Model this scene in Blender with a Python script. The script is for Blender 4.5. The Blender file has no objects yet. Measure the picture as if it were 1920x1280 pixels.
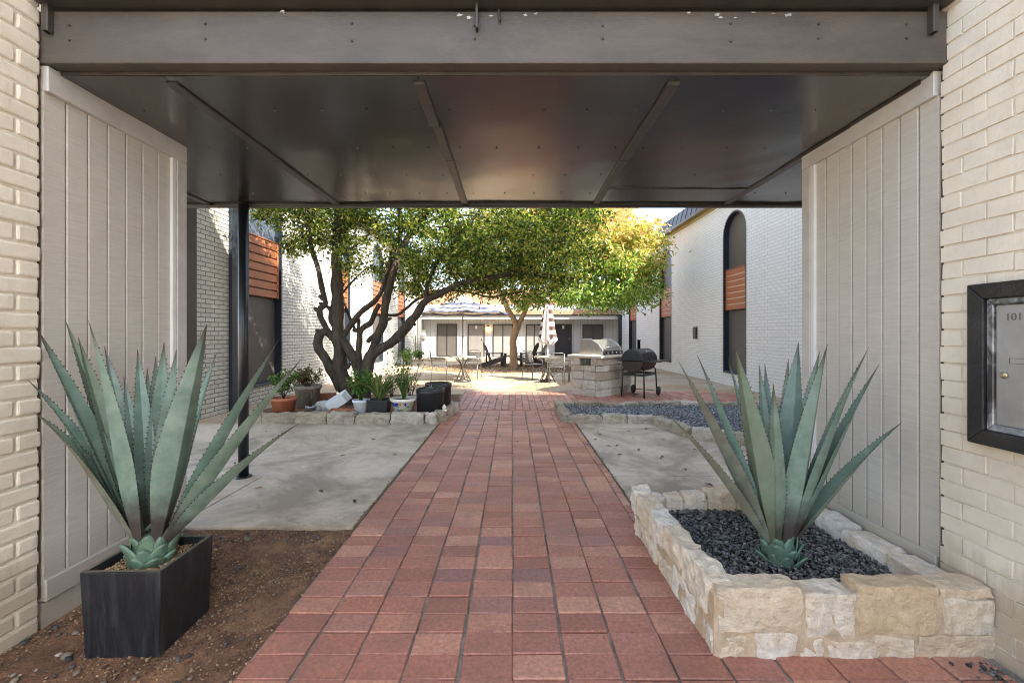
import bpy, bmesh, math, random
import numpy as np
from mathutils import Vector, Matrix, noise

R = math.radians
random.seed(7)
rng = np.random.default_rng(7)
scene = bpy.context.scene
COL = scene.collection

# ------------------------------------------------------------------ camera, sky, sun, exposure
EYE = 1.4
cam_d = bpy.data.cameras.new("Camera")
cam = bpy.data.objects.new("Camera", cam_d)
COL.objects.link(cam)
cam.location = (0, 0, EYE)
cam.rotation_euler = (R(90), 0, 0)
cam_d.sensor_width = 36
cam_d.lens = 15.0
cam_d.shift_y = -15 / 1920
cam_d.shift_x = -1 / 1920
cam_d.clip_start = 0.02
cam_d.clip_end = 2000
scene.camera = cam

SUN_EL = R(42)
to_sun = Vector((0.73 * math.cos(SUN_EL), -0.683 * math.cos(SUN_EL), math.sin(SUN_EL))).normalized()
world = bpy.data.worlds.new("World")
scene.world = world
world.use_nodes = True
wn = world.node_tree.nodes
wl = world.node_tree.links
bg = wn.get("Background") or wn.new("ShaderNodeBackground")
sky = wn.new("ShaderNodeTexSky")
sky.sky_type = 'NISHITA'
sky.sun_disc = False
sky.sun_elevation = SUN_EL
sky.sun_rotation = math.atan2(to_sun.x, to_sun.y)
sky.dust_density = 1.2
hs = wn.new("ShaderNodeHueSaturation"); hs.inputs['Saturation'].default_value = .78      # sky colour muted so its light in the shade is less blue
wl.new(sky.outputs[0], hs.inputs['Color'])
wl.new(hs.outputs[0], bg.inputs[0])
bg.inputs[1].default_value = 0.13
sun_d = bpy.data.lights.new("Sun", 'SUN')
sun_d.energy = 3.2
sun_d.angle = R(0.53)
sun_d.color = (1.0, 0.93, 0.82)
sun = bpy.data.objects.new("Sun", sun_d)
COL.objects.link(sun)
sun.location = (20, -20, 30)
sun.rotation_euler = (-to_sun).to_track_quat('-Z', 'Y').to_euler()
scene.view_settings.view_transform = 'Standard'
scene.view_settings.look = 'None'
scene.view_settings.exposure = 2.45
scene.view_settings.gamma = 1.0
scene.cycles.filter_width = 1.0
scene.cycles.max_bounces = 10
scene.cycles.diffuse_bounces = 6
scene.cycles.sample_clamp_indirect = 8


# ------------------------------------------------------------------ helpers
def P(px, py, Y):
    """point at depth Y seen at photo pixel"""
    return Vector(((px - 961) / 800 * Y, Y, EYE - (py - 625) / 800 * Y))


def G(px, py, z=0.0):
    Y = (EYE - z) * 800 / (py - 625)
    return Vector(((px - 961) / 800 * Y, Y, z))


def tag(o, label=None, cat=None, group=None, kind=None):
    if label: o['label'] = label
    if cat: o['category'] = cat
    if group: o['group'] = group
    if kind: o['kind'] = kind
    return o


def thing(name, label, cat, loc=(0, 0, 0), rz=0.0, group=None):
    o = bpy.data.objects.new(name, None)
    o.empty_display_size = 0.1
    COL.objects.link(o)
    o.location = loc
    o.rotation_euler = (0, 0, rz)
    return tag(o, label, cat, group)


def copy_tree(o, parent=None):
    c = o.copy()
    COL.objects.link(c)
    c.parent = parent
    for ch in [x for x in COL.objects if x.parent is o]:
        copy_tree(ch, c)
    return c


class MB:
    """collects geometry; build() links it as ONE mesh object"""

    def __init__(s):
        s.v = []; s.f = []; s.m = []; s.sm = []; s.attr = []

    def add(s, verts, faces, mi=0, smooth=False, attr=None):
        b = len(s.v)
        s.v += [tuple(p) for p in verts]
        for f in faces:
            s.f.append(tuple(i + b for i in f)); s.m.append(mi); s.sm.append(smooth)
        s.attr += (attr if attr is not None else [0.0] * len(verts))
        return s

    def box(s, x0, x1, y0, y1, z0, z1, mi=0, jit=0.0, mat=None):
        vs = [Vector((x, y, z)) for z in (z0, z1) for y in (y0, y1) for x in (x0, x1)]
        if jit:
            vs = [v + Vector((random.uniform(-jit, jit), random.uniform(-jit, jit), random.uniform(-jit, jit))) for v in vs]
        if mat: vs = [mat @ v for v in vs]
        return s.add(vs, [(0, 2, 3, 1), (4, 5, 7, 6), (0, 1, 5, 4), (2, 6, 7, 3), (0, 4, 6, 2), (1, 3, 7, 5)], mi)

    def bar(s, a, b, w, h, up=(0, 0, 1), mi=0):
        a = Vector(a); b = Vector(b)
        d = (b - a); L = d.length; d = d.normalized()
        u = Vector(up)
        sd = d.cross(u)
        if sd.length < 1e-4: sd = d.cross(Vector((1, 0, 0)))
        sd.normalize(); u = sd.cross(d).normalized()
        vs = []
        for p in (a, b):
            for sy in (-1, 1):
                for sx in (-1, 1):
                    vs.append(p + sd * (sx * w / 2) + u * (sy * h / 2))
        return s.add(vs, [(0, 1, 3, 2), (4, 6, 7, 5), (0, 4, 5, 1), (2, 3, 7, 6), (0, 2, 6, 4), (1, 5, 7, 3)], mi)

    def tube(s, pts, rad, n=8, mi=0, smooth=True, wob=0.0, sub=0):
        pts = [Vector(p) for p in pts]
        if not hasattr(rad, '__len__'): rad = [rad] * len(pts)
        rad = list(rad)
        if sub and len(pts) > 2:
            np_, nr = [], []
            for i in range(len(pts) - 1):
                p0 = pts[max(i - 1, 0)]; p1 = pts[i]; p2 = pts[i + 1]; p3 = pts[min(i + 2, len(pts) - 1)]
                for k in range(sub):
                    t = k / sub
                    q = 0.5 * ((2 * p1) + (p2 - p0) * t + (2 * p0 - 5 * p1 + 4 * p2 - p3) * t * t + (3 * p1 - p0 - 3 * p2 + p3) * t ** 3)
                    np_.append(q); nr.append(rad[i] * (1 - t) + rad[i + 1] * t)
            np_.append(pts[-1]); nr.append(rad[-1])
            pts, rad = np_, nr
        vs = []; fs = []
        T = (pts[1] - pts[0]).normalized()
        ref = Vector((0, 0, 1)) if abs(T.z) < .9 else Vector((1, 0, 0))
        u = T.cross(ref).normalized()
        for i, p in enumerate(pts):
            if i == 0: T = pts[1] - pts[0]
            elif i == len(pts) - 1: T = pts[-1] - pts[-2]
            else: T = pts[i + 1] - pts[i - 1]
            T.normalize()
            u = (u - T * u.dot(T)).normalized()
            w = T.cross(u)
            for k in range(n):
                a = 2 * math.pi * k / n
                d = u * math.cos(a) + w * math.sin(a)
                r = rad[i]
                if wob:
                    q = (p + d * r) * 9
                    r *= 1 + wob * noise.noise(q) + wob * .8 * noise.noise(q * .33)
                vs.append(p + d * r)
        for i in range(len(pts) - 1):
            for k in range(n):
                k2 = (k + 1) % n
                fs.append((i * n + k, i * n + k2, (i + 1) * n + k2, (i + 1) * n + k))
        s.add(vs, fs, mi, smooth)
        b = len(s.v) - len(vs)
        s.f.append(tuple(b + k for k in range(n))[::-1]); s.m.append(mi); s.sm.append(False)
        s.f.append(tuple(b + (len(pts) - 1) * n + k for k in range(n))); s.m.append(mi); s.sm.append(False)
        return s

    def lathe(s, prof, n=24, c=(0, 0, 0), mi=0, smooth=True, cap=True, sq=None):
        vs = []; fs = []
        for r, z in prof:
            for k in range(n):
                a = 2 * math.pi * k / n
                vs.append((c[0] + r * math.cos(a), c[1] + r * math.sin(a), c[2] + z))
        m = len(prof)
        for i in range(m - 1):
            for k in range(n):
                k2 = (k + 1) % n
                fs.append((i * n + k, i * n + k2, (i + 1) * n + k2, (i + 1) * n + k))
        s.add(vs, fs, mi, smooth)
        if cap:
            b = len(s.v) - len(vs)
            s.f.append(tuple(b + k for k in range(n))[::-1]); s.m.append(mi); s.sm.append(False)
            s.f.append(tuple(b + (m - 1) * n + k for k in range(n))); s.m.append(mi); s.sm.append(False)
        return s

    def xform(s, M):
        s.v = [tuple(M @ Vector(p)) for p in s.v]
        return s

    def build(s, name, mats, parent=None, world=False, bevel=0.0, seg=1, attr=False):
        me = bpy.data.meshes.new(name)
        off = Vector(parent.location) if (parent is not None and world) else Vector((0, 0, 0))
        if parent is not None and world and parent.parent is not None:
            off = off + Vector(parent.parent.location)
        vs = [(p[0] - off.x, p[1] - off.y, p[2] - off.z) for p in s.v]
        me.from_pydata(vs, [], s.f)
        if not isinstance(mats, (list, tuple)): mats = [mats]
        for m in mats: me.materials.append(m)
        me.polygons.foreach_set('material_index', s.m)
        me.polygons.foreach_set('use_smooth', s.sm)
        if attr:
            a = me.attributes.new('t', 'FLOAT', 'POINT')
            a.data.foreach_set('value', s.attr)
        me.update()
        o = bpy.data.objects.new(name, me)
        COL.objects.link(o)
        if parent is not None: o.parent = parent
        if bevel:
            b = o.modifiers.new('Bevel', 'BEVEL')
            b.width = bevel; b.segments = seg; b.limit_method = 'ANGLE'; b.angle_limit = R(40)
        return o


def struct(name, mb, mat, **k):
    o = mb.build(name, mat, **k)
    o['kind'] = 'structure'
    return o


# ------------------------------------------------------------------ materials
def nt(name):
    m = bpy.data.materials.new(name)
    m.use_nodes = True
    n = m.node_tree.nodes; l = m.node_tree.links
    return m, n, l, n['Principled BSDF']


def ramp(n, l, fac, stops):
    r = n.new('ShaderNodeValToRGB')
    el = r.color_ramp.elements
    while len(el) < len(stops): el.new(0.5)
    for e, (p, c) in zip(el, stops):
        e.position = p; e.color = (*c, 1)
    l.new(fac, r.inputs[0])
    return r.outputs[0]


def noise_n(n, l, vec, scale, detail=6, rough=.6, dist=0.0):
    t = n.new('ShaderNodeTexNoise')
    t.inputs['Scale'].default_value = scale
    t.inputs['Detail'].default_value = detail
    t.inputs['Roughness'].default_value = rough
    t.inputs['Distortion'].default_value = dist
    if vec is not None: l.new(vec, t.inputs['Vector'])
    return t.outputs['Fac']


def mix(n, l, fac, a, b, mode='MIX'):
    x = n.new('ShaderNodeMix'); x.data_type = 'RGBA'; x.blend_type = mode
    for sock, val in ((x.inputs[0], fac), (x.inputs[6], a), (x.inputs[7], b)):
        if hasattr(val, 'links'): l.new(val, sock)
        elif isinstance(val, (int, float)): sock.default_value = val
        else: sock.default_value = (*val, 1)
    return x.outputs[2]


def mth(n, l, op, a, b=None, clamp=False):
    x = n.new('ShaderNodeMath'); x.operation = op; x.use_clamp = clamp
    for i, v in enumerate((a, b)):
        if v is None: continue
        if hasattr(v, 'links'): l.new(v, x.inputs[i])
        else: x.inputs[i].default_value = v
    return x.outputs[0]


def bump(n, l, h, strength, dist, bsdf, prev=None):
    b = n.new('ShaderNodeBump')
    b.inputs['Strength'].default_value = strength
    b.inputs['Distance'].default_value = dist
    l.new(h, b.inputs['Height'])
    if prev is not None: l.new(prev, b.inputs['Normal'])
    l.new(b.outputs[0], bsdf.inputs['Normal'])
    return b.outputs[0]


def ocoord(n, l, scale=None):
    t = n.new('ShaderNodeTexCoord')
    if scale is None: return t.outputs['Object']
    m = n.new('ShaderNodeMapping')
    m.inputs['Scale'].default_value = scale
    l.new(t.outputs['Object'], m.inputs[0])
    return m.outputs[0]


def paint(name, c, rough=.5, var=.18, scale=6, bs=.15, bscale=60, bd=.002, metal=0.0, dirt=None, dirt_amt=.5, spec=None, stretch=None):
    m, n, l, b = nt(name)
    v = ocoord(n, l, stretch)
    f = noise_n(n, l, v, scale, 7, .65)
    c0 = tuple(x * (1 - var) for x in c); c1 = tuple(min(1, x * (1 + var)) for x in c)
    col = ramp(n, l, f, [(.3, c0), (.7, c1)])
    if dirt:
        f2 = noise_n(n, l, v, scale * .4, 8, .7, .4)
        k = ramp(n, l, f2, [(.48, (0, 0, 0)), (.72, (dirt_amt,) * 3)])
        col = mix(n, l, k, col, dirt)
    l.new(col, b.inputs['Base Color'])
    b.inputs['Roughness'].default_value = rough
    b.inputs['Metallic'].default_value = metal
    if spec is not None: b.inputs['Specular IOR Level'].default_value = spec
    if bs:
        h = noise_n(n, l, v, bscale, 4, .6)
        bump(n, l, h, bs, bd, b)
    return m


def brick_tex(name, c1, c2, mortar, axis='YZ', bw=.21, rh=.075, ms=.009, rough=.55, dirt=(.3, .27, .22), bstr=.8, dirt_amt=.35):
    m, n, l, b = nt(name)
    o = ocoord(n, l)
    s = n.new('ShaderNodeSeparateXYZ'); l.new(o, s.inputs[0])
    cmb = n.new('ShaderNodeCombineXYZ')
    l.new(s.outputs[1 if axis == 'YZ' else 0], cmb.inputs[0]); l.new(s.outputs[2], cmb.inputs[1])
    # slightly uneven courses
    nz = n.new('ShaderNodeTexNoise'); nz.inputs['Scale'].default_value = 3.5; l.new(cmb.outputs[0], nz.inputs['Vector'])
    vm = n.new('ShaderNodeVectorMath'); vm.operation = 'MULTIPLY_ADD'
    l.new(nz.outputs['Color'], vm.inputs[0]); vm.inputs[1].default_value = (.008, .008, 0); l.new(cmb.outputs[0], vm.inputs[2])
    t = n.new('ShaderNodeTexBrick')
    l.new(vm.outputs[0], t.inputs['Vector'])
    t.inputs['Scale'].default_value = 1.0
    t.inputs['Brick Width'].default_value = bw
    t.inputs['Row Height'].default_value = rh
    t.inputs['Mortar Size'].default_value = ms
    t.inputs['Mortar Smooth'].default_value = .25
    t.inputs['Color1'].default_value = (*c1, 1)
    t.inputs['Color2'].default_value = (*c2, 1)
    t.inputs['Mortar'].default_value = (*mortar, 1)
    f2 = noise_n(n, l, o, 1.6, 8, .7, .5)
    k = ramp(n, l, f2, [(.5, (0, 0, 0)), (.75, (dirt_amt,) * 3)])
    col = mix(n, l, k, t.outputs['Color'], dirt)
    f3 = noise_n(n, l, o, 40, 5, .6)
    col = mix(n, l, .22, col, ramp(n, l, f3, [(.3, (.4, .38, .35)), (.7, (1, 1, 1))]), 'MULTIPLY')
    l.new(col, b.inputs['Base Color'])
    b.inputs['Roughness'].default_value = rough
    hh = mth(n, l, 'ADD', mth(n, l, 'MULTIPLY', t.outputs['Fac'], -1.0), mth(n, l, 'MULTIPLY', f3, .25))
    bump(n, l, hh, bstr, .008, b)
    return m


def island_mat(name, stops, rough=.6, nscale=25, namt=.3, bs=.3, bscale=120, bd=.003, stain=None, rough_var=0.0):
    """each loose piece of the mesh has its own tone"""
    m, n, l, b = nt(name)
    g = n.new('ShaderNodeNewGeometry')
    col = ramp(n, l, g.outputs['Random Per Island'], stops)
    v = ocoord(n, l)
    f = noise_n(n, l, v, nscale, 7, .7)
    col = mix(n, l, namt, col, ramp(n, l, f, [(.3, (.35, .33, .33)), (.7, (1.25, 1.22, 1.2))]), 'MULTIPLY')
    if stain:
        f2 = noise_n(n, l, v, 1.9, 9, .78, .6)
        k = ramp(n, l, f2, [(.47, (0, 0, 0)), (.68, (.7, .7, .7))])
        col = mix(n, l, k, col, stain)
    l.new(col, b.inputs['Base Color'])
    b.inputs['Roughness'].default_value = rough
    if rough_var:
        f4 = noise_n(n, l, v, 5, 6, .7)
        rr = mth(n, l, 'MULTIPLY_ADD' if False else 'ADD', mth(n, l, 'MULTIPLY', f4, rough_var), rough - rough_var / 2)
        l.new(rr, b.inputs['Roughness'])
    if bs:
        h = noise_n(n, l, v, bscale, 5, .7)
        bump(n, l, h, bs, bd, b)
    return m


def leaf_mat(name, stops=None, attr=None, trans=.45, rough=.45):
    m = bpy.data.materials.new(name); m.use_nodes = True
    n = m.node_tree.nodes; l = m.node_tree.links
    b = n['Principled BSDF']; out = n['Material Output']
    if attr:
        a = n.new('ShaderNodeAttribute'); a.attribute_name = attr
        col = a.outputs['Color']
    else:
        g = n.new('ShaderNodeNewGeometry')
        col = ramp(n, l, g.outputs['Random Per Island'], stops)
    l.new(col, b.inputs['Base Color'])
    b.inputs['Roughness'].default_value = rough
    tr = n.new('ShaderNodeBsdfTranslucent')
    hs = n.new('ShaderNodeHueSaturation'); hs.inputs['Saturation'].default_value = 1.15; hs.inputs['Value'].default_value = 1.5
    l.new(col, hs.inputs['Color']); l.new(hs.outputs[0], tr.inputs['Color'])
    ms = n.new('ShaderNodeMixShader'); ms.inputs[0].default_value = trans
    l.new(b.outputs[0], ms.inputs[1]); l.new(tr.outputs[0], ms.inputs[2])
    l.new(ms.outputs[0], out.inputs['Surface'])
    return m


M = {}
M['brick_near'] = paint('painted_brick_cream', (.73, .665, .55), .5, .08, 5, .6, 55, .004, dirt=(.50, .41, .29), dirt_amt=.4)
M['mortar_near'] = paint('painted_mortar', (.66, .595, .485), .6, .1, 12, .5, 80, .004, dirt=(.40, .31, .20), dirt_amt=.5)
def brick_grime(m):
    n = m.node_tree.nodes; l = m.node_tree.links; b = n['Principled BSDF']
    src = b.inputs['Base Color'].links[0].from_socket
    o = ocoord(n, l); s = n.new('ShaderNodeSeparateXYZ'); l.new(o, s.inputs[0])
    f = noise_n(n, l, ocoord(n, l, (7, 7, .9)), 1.6, 8, .7, .3)
    z = mth(n, l, 'ADD', s.outputs[2], mth(n, l, 'MULTIPLY', f, -.5))
    base = ramp(n, l, z, [(.0, (.6,) * 3), (.2, (0, 0, 0))])
    col = mix(n, l, base, src, (.30, .22, .14))
    drip = ramp(n, l, f, [(.56, (0, 0, 0)), (.74, (.5,) * 3)])
    col = mix(n, l, drip, col, (.50, .40, .27))
    l.new(col, b.inputs['Base Color'])


brick_grime(M['brick_near'])
M['wall_right'] = brick_tex('white_painted_brick', (.80, .785, .75), (.76, .745, .71), (.55, .535, .51), rh=.078, bw=.215, ms=.007, bstr=.7, dirt=(.5, .47, .4), dirt_amt=.25)
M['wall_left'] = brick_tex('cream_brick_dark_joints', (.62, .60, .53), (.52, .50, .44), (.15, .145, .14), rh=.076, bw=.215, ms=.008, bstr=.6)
M['block_wall'] = brick_tex('cream_brick_wall', (.74, .68, .57), (.70, .64, .53), (.5, .44, .35), rh=.08, bw=.21, ms=.009)


def siding_mat(name, c):
    m, n, l, b = nt(name)
    v = ocoord(n, l, (5, 5, 150))
    f = noise_n(n, l, v, 1.0, 5, .6, .3)
    v2 = ocoord(n, l)
    f2 = noise_n(n, l, v2, 3, 8, .7, .4)
    col = ramp(n, l, f, [(.3, tuple(x * .88 for x in c)), (.6, tuple(x * 1.03 for x in c))])
    k = ramp(n, l, f2, [(.5, (0, 0, 0)), (.8, (.35,) * 3)])
    col = mix(n, l, k, col, (.36, .32, .27))
    # splash-back dirt near the ground
    s = n.new('ShaderNodeSeparateXYZ'); l.new(v2, s.inputs[0])
    zz = mth(n, l, 'ADD', s.outputs[2], mth(n, l, 'MULTIPLY', f2, .25))
    kk = ramp(n, l, zz, [(.12, (.55,) * 3), (.42, (0, 0, 0))])
    col = mix(n, l, kk, col, (.23, .17, .11))
    l.new(col, b.inputs['Base Color'])
    b.inputs['Roughness'].default_value = .6
    bump(n, l, f, .7, .004, b)
    return m


M['siding'] = siding_mat('grey_rough_sawn_siding', (.53, .495, .44))
M['trim_grey'] = paint('grey_trim', (.50, .48, .45), .5, .1, 8, .2, 70, .002, dirt=(.38, .33, .27), dirt_amt=.35)
M['groove'] = paint('groove_dark', (.15, .12, .09), .8, .3, 30, 0)
M['beam'] = paint('beam_paint', (.072, .060, .050), .55, .2, 5, .6, 95, .004, dirt=(.15, .115, .085), dirt_amt=.5, stretch=(.5, 1, 1.6))
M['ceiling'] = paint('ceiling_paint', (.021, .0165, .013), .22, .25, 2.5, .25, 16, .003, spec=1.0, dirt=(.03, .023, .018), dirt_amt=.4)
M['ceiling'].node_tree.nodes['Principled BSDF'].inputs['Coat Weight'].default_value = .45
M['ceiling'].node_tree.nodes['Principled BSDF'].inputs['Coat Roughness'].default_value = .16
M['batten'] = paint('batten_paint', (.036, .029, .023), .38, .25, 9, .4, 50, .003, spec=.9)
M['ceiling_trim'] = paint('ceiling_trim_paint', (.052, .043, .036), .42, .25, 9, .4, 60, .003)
M['dark_metal'] = paint('dark_metal', (.03, .028, .028), .4, .3, 12, .2, 50, .001)
M['navy'] = paint('navy_paint', (.02, .028, .045), .38, .25, 8, .15, 50, .001)
M['black_steel'] = paint('black_steel', (.008, .009, .011), .33, .3, 8, .15, 40, .001, dirt=(.03, .025, .02), dirt_amt=.4)
M['planter_black'] = paint('planter_black', (.011, .013, .017), .4, .35, 7, .3, 40, .002, dirt=(.05, .052, .055), dirt_amt=.7, stretch=(9, 9, 1.2))
M['planter_rim'] = paint('planter_rim', (.12, .11, .07), .6, .4, 20, .3, 60, .002)
M['paver'] = island_mat('red_clay_paver', [(0, (.36, .145, .102)), (.22, (.47, .196, .130)), (.45, (.42, .180, .132)), (.65, (.53, .238, .158)), (.85, (.60, .305, .205)), (.95, (.45, .21, .16)), (1, (.32, .155, .135))],
                        rough=.45, nscale=48, namt=.72, bs=.6, bscale=150, bd=.004, stain=(.24, .12, .085), rough_var=.35)
M['paver_joint'] = paint('paver_joint', (.24, .205, .17), .85, .5, 10, .6, 120, .004, dirt=(.04, .03, .024), dirt_amt=.9)
M['concrete'] = paint('concrete_slab', (.39, .36, .315), .75, .22, 2.2, .5, 70, .004, dirt=(.21, .185, .155), dirt_amt=.85)
def concrete_mat(name, c, stain, sc=1.0):
    m, n, l, b = nt(name)
    v = ocoord(n, l)
    f1 = noise_n(n, l, v, .9 * sc, 9, .7, .6); f2 = noise_n(n, l, v, 7 * sc, 9, .75, .3); f3 = noise_n(n, l, v, 140, 3, .6)
    col = ramp(n, l, f2, [(.25, tuple(x * .74 for x in c)), (.5, c), (.8, tuple(min(1, x * 1.15) for x in c))])
    col = mix(n, l, ramp(n, l, f1, [(.42, (0, 0, 0)), (.60, (.95,) * 3)]), col, stain)
    col = mix(n, l, .35, col, ramp(n, l, f3, [(.3, (.55, .53, .5)), (.65, (1.1, 1.1, 1.1))]), 'MULTIPLY')
    vo = n.new('ShaderNodeTexVoronoi'); vo.inputs['Scale'].default_value = 1.7; vo.feature = 'DISTANCE_TO_EDGE'
    w_ = n.new('ShaderNodeVectorMath'); w_.operation = 'MULTIPLY_ADD'
    nn = n.new('ShaderNodeTexNoise'); nn.inputs['Scale'].default_value = 3; nn.inputs['Detail'].default_value = 6; l.new(v, nn.inputs['Vector'])
    l.new(nn.outputs['Color'], w_.inputs[0]); w_.inputs[1].default_value = (.5, .5, 0); l.new(v, w_.inputs[2]); l.new(w_.outputs[0], vo.inputs['Vector'])
    crack = ramp(n, l, vo.outputs['Distance'], [(.0, (.4,) * 3), (.008, (0, 0, 0))])
    gate = ramp(n, l, noise_n(n, l, v, .8, 2, .5), [(.52, (0, 0, 0)), (.6, (1, 1, 1))])
    col = mix(n, l, mth(n, l, 'MULTIPLY', crack, gate), col, (.08, .07, .06))
    l.new(col, b.inputs['Base Color']); b.inputs['Roughness'].default_value = .75
    bump(n, l, mth(n, l, 'ADD', f3, mth(n, l, 'MULTIPLY', f2, .6)), .5, .004, b)
    return m


M['concrete'] = concrete_mat('concrete_slab_stained', (.57, .475, .36), (.27, .215, .155))
M['concrete_warm'] = concrete_mat('concrete_court', (.46, .375, .265), (.36, .24, .13), .8)
M['earth'] = paint('bare_earth', (.145, .074, .04), .95, .5, 11, .9, 60, .02, dirt=(.34, .18, .088), dirt_amt=.9)
M['ground'] = paint('outer_ground', (.52, .45, .36), .9, .2, .5, .3, 8, .01)
M['mulch'] = island_mat('mulch', [(0, (.16, .085, .04)), (.5, (.28, .17, .09)), (1, (.38, .25, .14))], .9)
M['limestone'] = island_mat('limestone', [(0, (.64, .48, .30)), (.22, (.71, .57, .40)), (.55, (.77, .67, .52)), (1, (.83, .78, .69))], rough=.8,
                            nscale=20, namt=.5, bs=1.0, bscale=30, bd=.02, stain=(.62, .43, .24))
M['limestone_grey'] = island_mat('limestone_weathered', [(0, (.30, .24, .16)), (.35, (.38, .33, .25)), (.7, (.44, .40, .33)), (1, (.52, .48, .42))], rough=.85,
                                 nscale=16, namt=.5, bs=.8, bscale=40, bd=.010, stain=(.14, .11, .085))
M['stone_mortar'] = paint('stone_mortar', (.50, .38, .25), .9, .2, 18, .6, 60, .006, dirt=(.28, .19, .11), dirt_amt=.6)
M['pebble'] = island_mat('black_pebble', [(0, (.014, .014, .015)), (.4, (.08, .08, .081)), (.8, (.18, .178, .17)), (1, (.28, .255, .21))], rough=.5, nscale=60, namt=.3, bs=0)
M['gravel_blue'] = island_mat('blue_grey_gravel', [(0, (.04, .046, .055)), (.45, (.12, .135, .152)), (.85, (.26, .275, .285)), (1, (.46, .45, .43))], rough=.7, nscale=60, namt=.2, bs=0)
M['gravel_brown'] = island_mat('brown_gravel', [(0, (.05, .03, .02)), (.35, (.15, .08, .04)), (.65, (.27, .155, .08)), (.85, (.40, .28, .17)), (1, (.10, .10, .105))], rough=.85, nscale=60, namt=.3, bs=0)
M['bark'] = paint('grey_brown_bark', (.048, .037, .029), .85, .45, 14, 1.0, 26, .03, dirt=(.11, .09, .07), dirt_amt=.6, stretch=(1, 1, .35))
M['bark_tan'] = paint('tan_bark', (.27, .17, .10), .85, .35, 7, .9, 22, .015, dirt=(.36, .30, .23), dirt_amt=.6, stretch=(1, 1, .4))
M['leaf_dark'] = leaf_mat('evergreen_leaf', [(0, (.016, .038, .010)), (.3, (.045, .095, .018)), (.5, (.115, .185, .032)), (.74, (.32, .37, .07)), (1, (.54, .46, .14))], trans=.54, rough=.35)
M['leaf_autumn'] = leaf_mat('autumn_leaf', attr='col', trans=.38)
M['leaf_green'] = leaf_mat('garden_leaf', [(0, (.05, .11, .02)), (.6, (.10, .19, .04)), (1, (.18, .24, .07))], trans=.35)
M['leaf_strap'] = leaf_mat('strap_leaf', [(0, (.06, .12, .03)), (.6, (.12, .19, .05)), (1, (.28, .27, .11))], trans=.25)
M['leaf_red'] = leaf_mat('bronze_leaf', [(0, (.10, .06, .03)), (.5, (.13, .11, .04)), (1, (.20, .13, .07))], trans=.3)
M['dry_leaf'] = island_mat('dry_leaf', [(0, (.06, .03, .018)), (.6, (.16, .085, .04)), (1, (.30, .19, .09))], .8, bs=0)
M['steel'] = paint('stainless_steel', (.55, .53, .50), .32, .15, 8, .1, 40, .001, metal=.9, dirt=(.3, .24, .17), dirt_amt=.5)
M['chair_metal'] = paint('chair_metal', (.20, .19, .175), .38, .2, 10, 0, metal=.7)
M['bistro_dark'] = paint('bistro_dark', (.045, .04, .035), .5, .3, 10, 0)
M['table_top'] = paint('table_top', (.42, .36, .28), .55, .2, 8, .1)
M['adirondack'] = paint('adirondack_wood', (.062, .048, .040), .6, .3, 12, .3, 50, .002)
M['terracotta'] = paint('terracotta', (.36, .115, .055), .7, .2, 9, .3, 60, .002, dirt=(.3, .17, .11), dirt_amt=.5)
M['plastic_white'] = paint('white_plastic', (.62, .66, .70), .4, .08, 6, 0, dirt=(.4, .38, .33), dirt_amt=.4)
M['plastic_black'] = paint('black_plastic', (.016, .016, .018), .42, .25, 6, .1, 30, .002, dirt=(.06, .05, .04), dirt_amt=.4)
M['pot_stone'] = paint('grey_stone_pot', (.24, .22, .19), .85, .25, 10, .5, 50, .004, dirt=(.13, .12, .09), dirt_amt=.6)
M['galv'] = paint('galvanised', (.32, .32, .33), .45, .2, 12, 0, metal=.6)
M['potting'] = paint('potting_soil', (.035, .025, .018), .95, .4, 20, .6, 80, .006)
M['glaze_white'] = paint('white_glaze', (.68, .65, .58), .22, .06, 6, 0)
M['glaze_blue'] = paint('blue_glaze', (.03, .05, .28), .22, .1, 6, 0)
M['glaze_yellow'] = paint('yellow_glaze', (.55, .36, .06), .22, .1, 6, 0)
M['glaze_green'] = paint('green_glaze', (.09, .25, .10), .22, .1, 6, 0)
M['glaze_red'] = paint('red_glaze', (.45, .05, .04), .25, .1, 6, 0)
M['brick_red'] = paint('red_brick', (.26, .10, .06), .85, .3, 20, .5, 60, .004)
M['rock_grey'] = paint('rock_grey', (.42, .42, .42), .85, .25, 10, .7, 30, .008)
M['far_wall'] = None
M['white_trim'] = paint('white_trim', (.66, .65, .63), .5, .06, 4, .05)
M['screen'] = paint('solar_screen', (.085, .075, .066), .55, .12, 1.5, .1, 400, .001)
M['screen_far'] = paint('far_window_screen', (.24, .235, .225), .5, .12, 1.5, .1, 200, .001)
M['screen_blue'] = paint('blue_grey_screen', (.10, .125, .16), .5, .12, 1.5, .1, 400, .001)
M['door_grey'] = paint('door_grey', (.20, .185, .175), .45, .08, 4, .05)
M['door_black'] = paint('door_dark', (.025, .025, .032), .4, .1, 4, .05)
M['cedar'] = paint('cedar_slat', (.36, .115, .045), .5, .25, 5, .3, 60, .002, stretch=(6, .8, 6))
M['cedar_gap'] = paint('slat_gap_light', (.55, .42, .30), .6, .1, 5, 0)
M['shingle'] = brick_tex('orange_shingles', (.42, .18, .085), (.34, .15, .08), (.18, .08, .05), axis='XZ', bw=.4, rh=.11, ms=.012, rough=.9)
M['roof_metal'] = paint('dark_roof_metal', (.05, .052, .062), .45, .2, 4, .1)
M['soffit_reflection'] = paint('ochre_reflection', (.44, .36, .19), .6, .15, 4, .1)
M['canvas'] = paint('cream_canvas', (.72, .66, .60), .85, .06, 6, .2, 200, .001)
M['canvas_brown'] = paint('brown_canvas', (.10, .052, .046), .85, .12, 6, .2, 200, .001)
M['canvas_grey'] = paint('navy_canvas', (.07, .08, .13), .85, .1, 6, .2, 200, .001)
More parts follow.
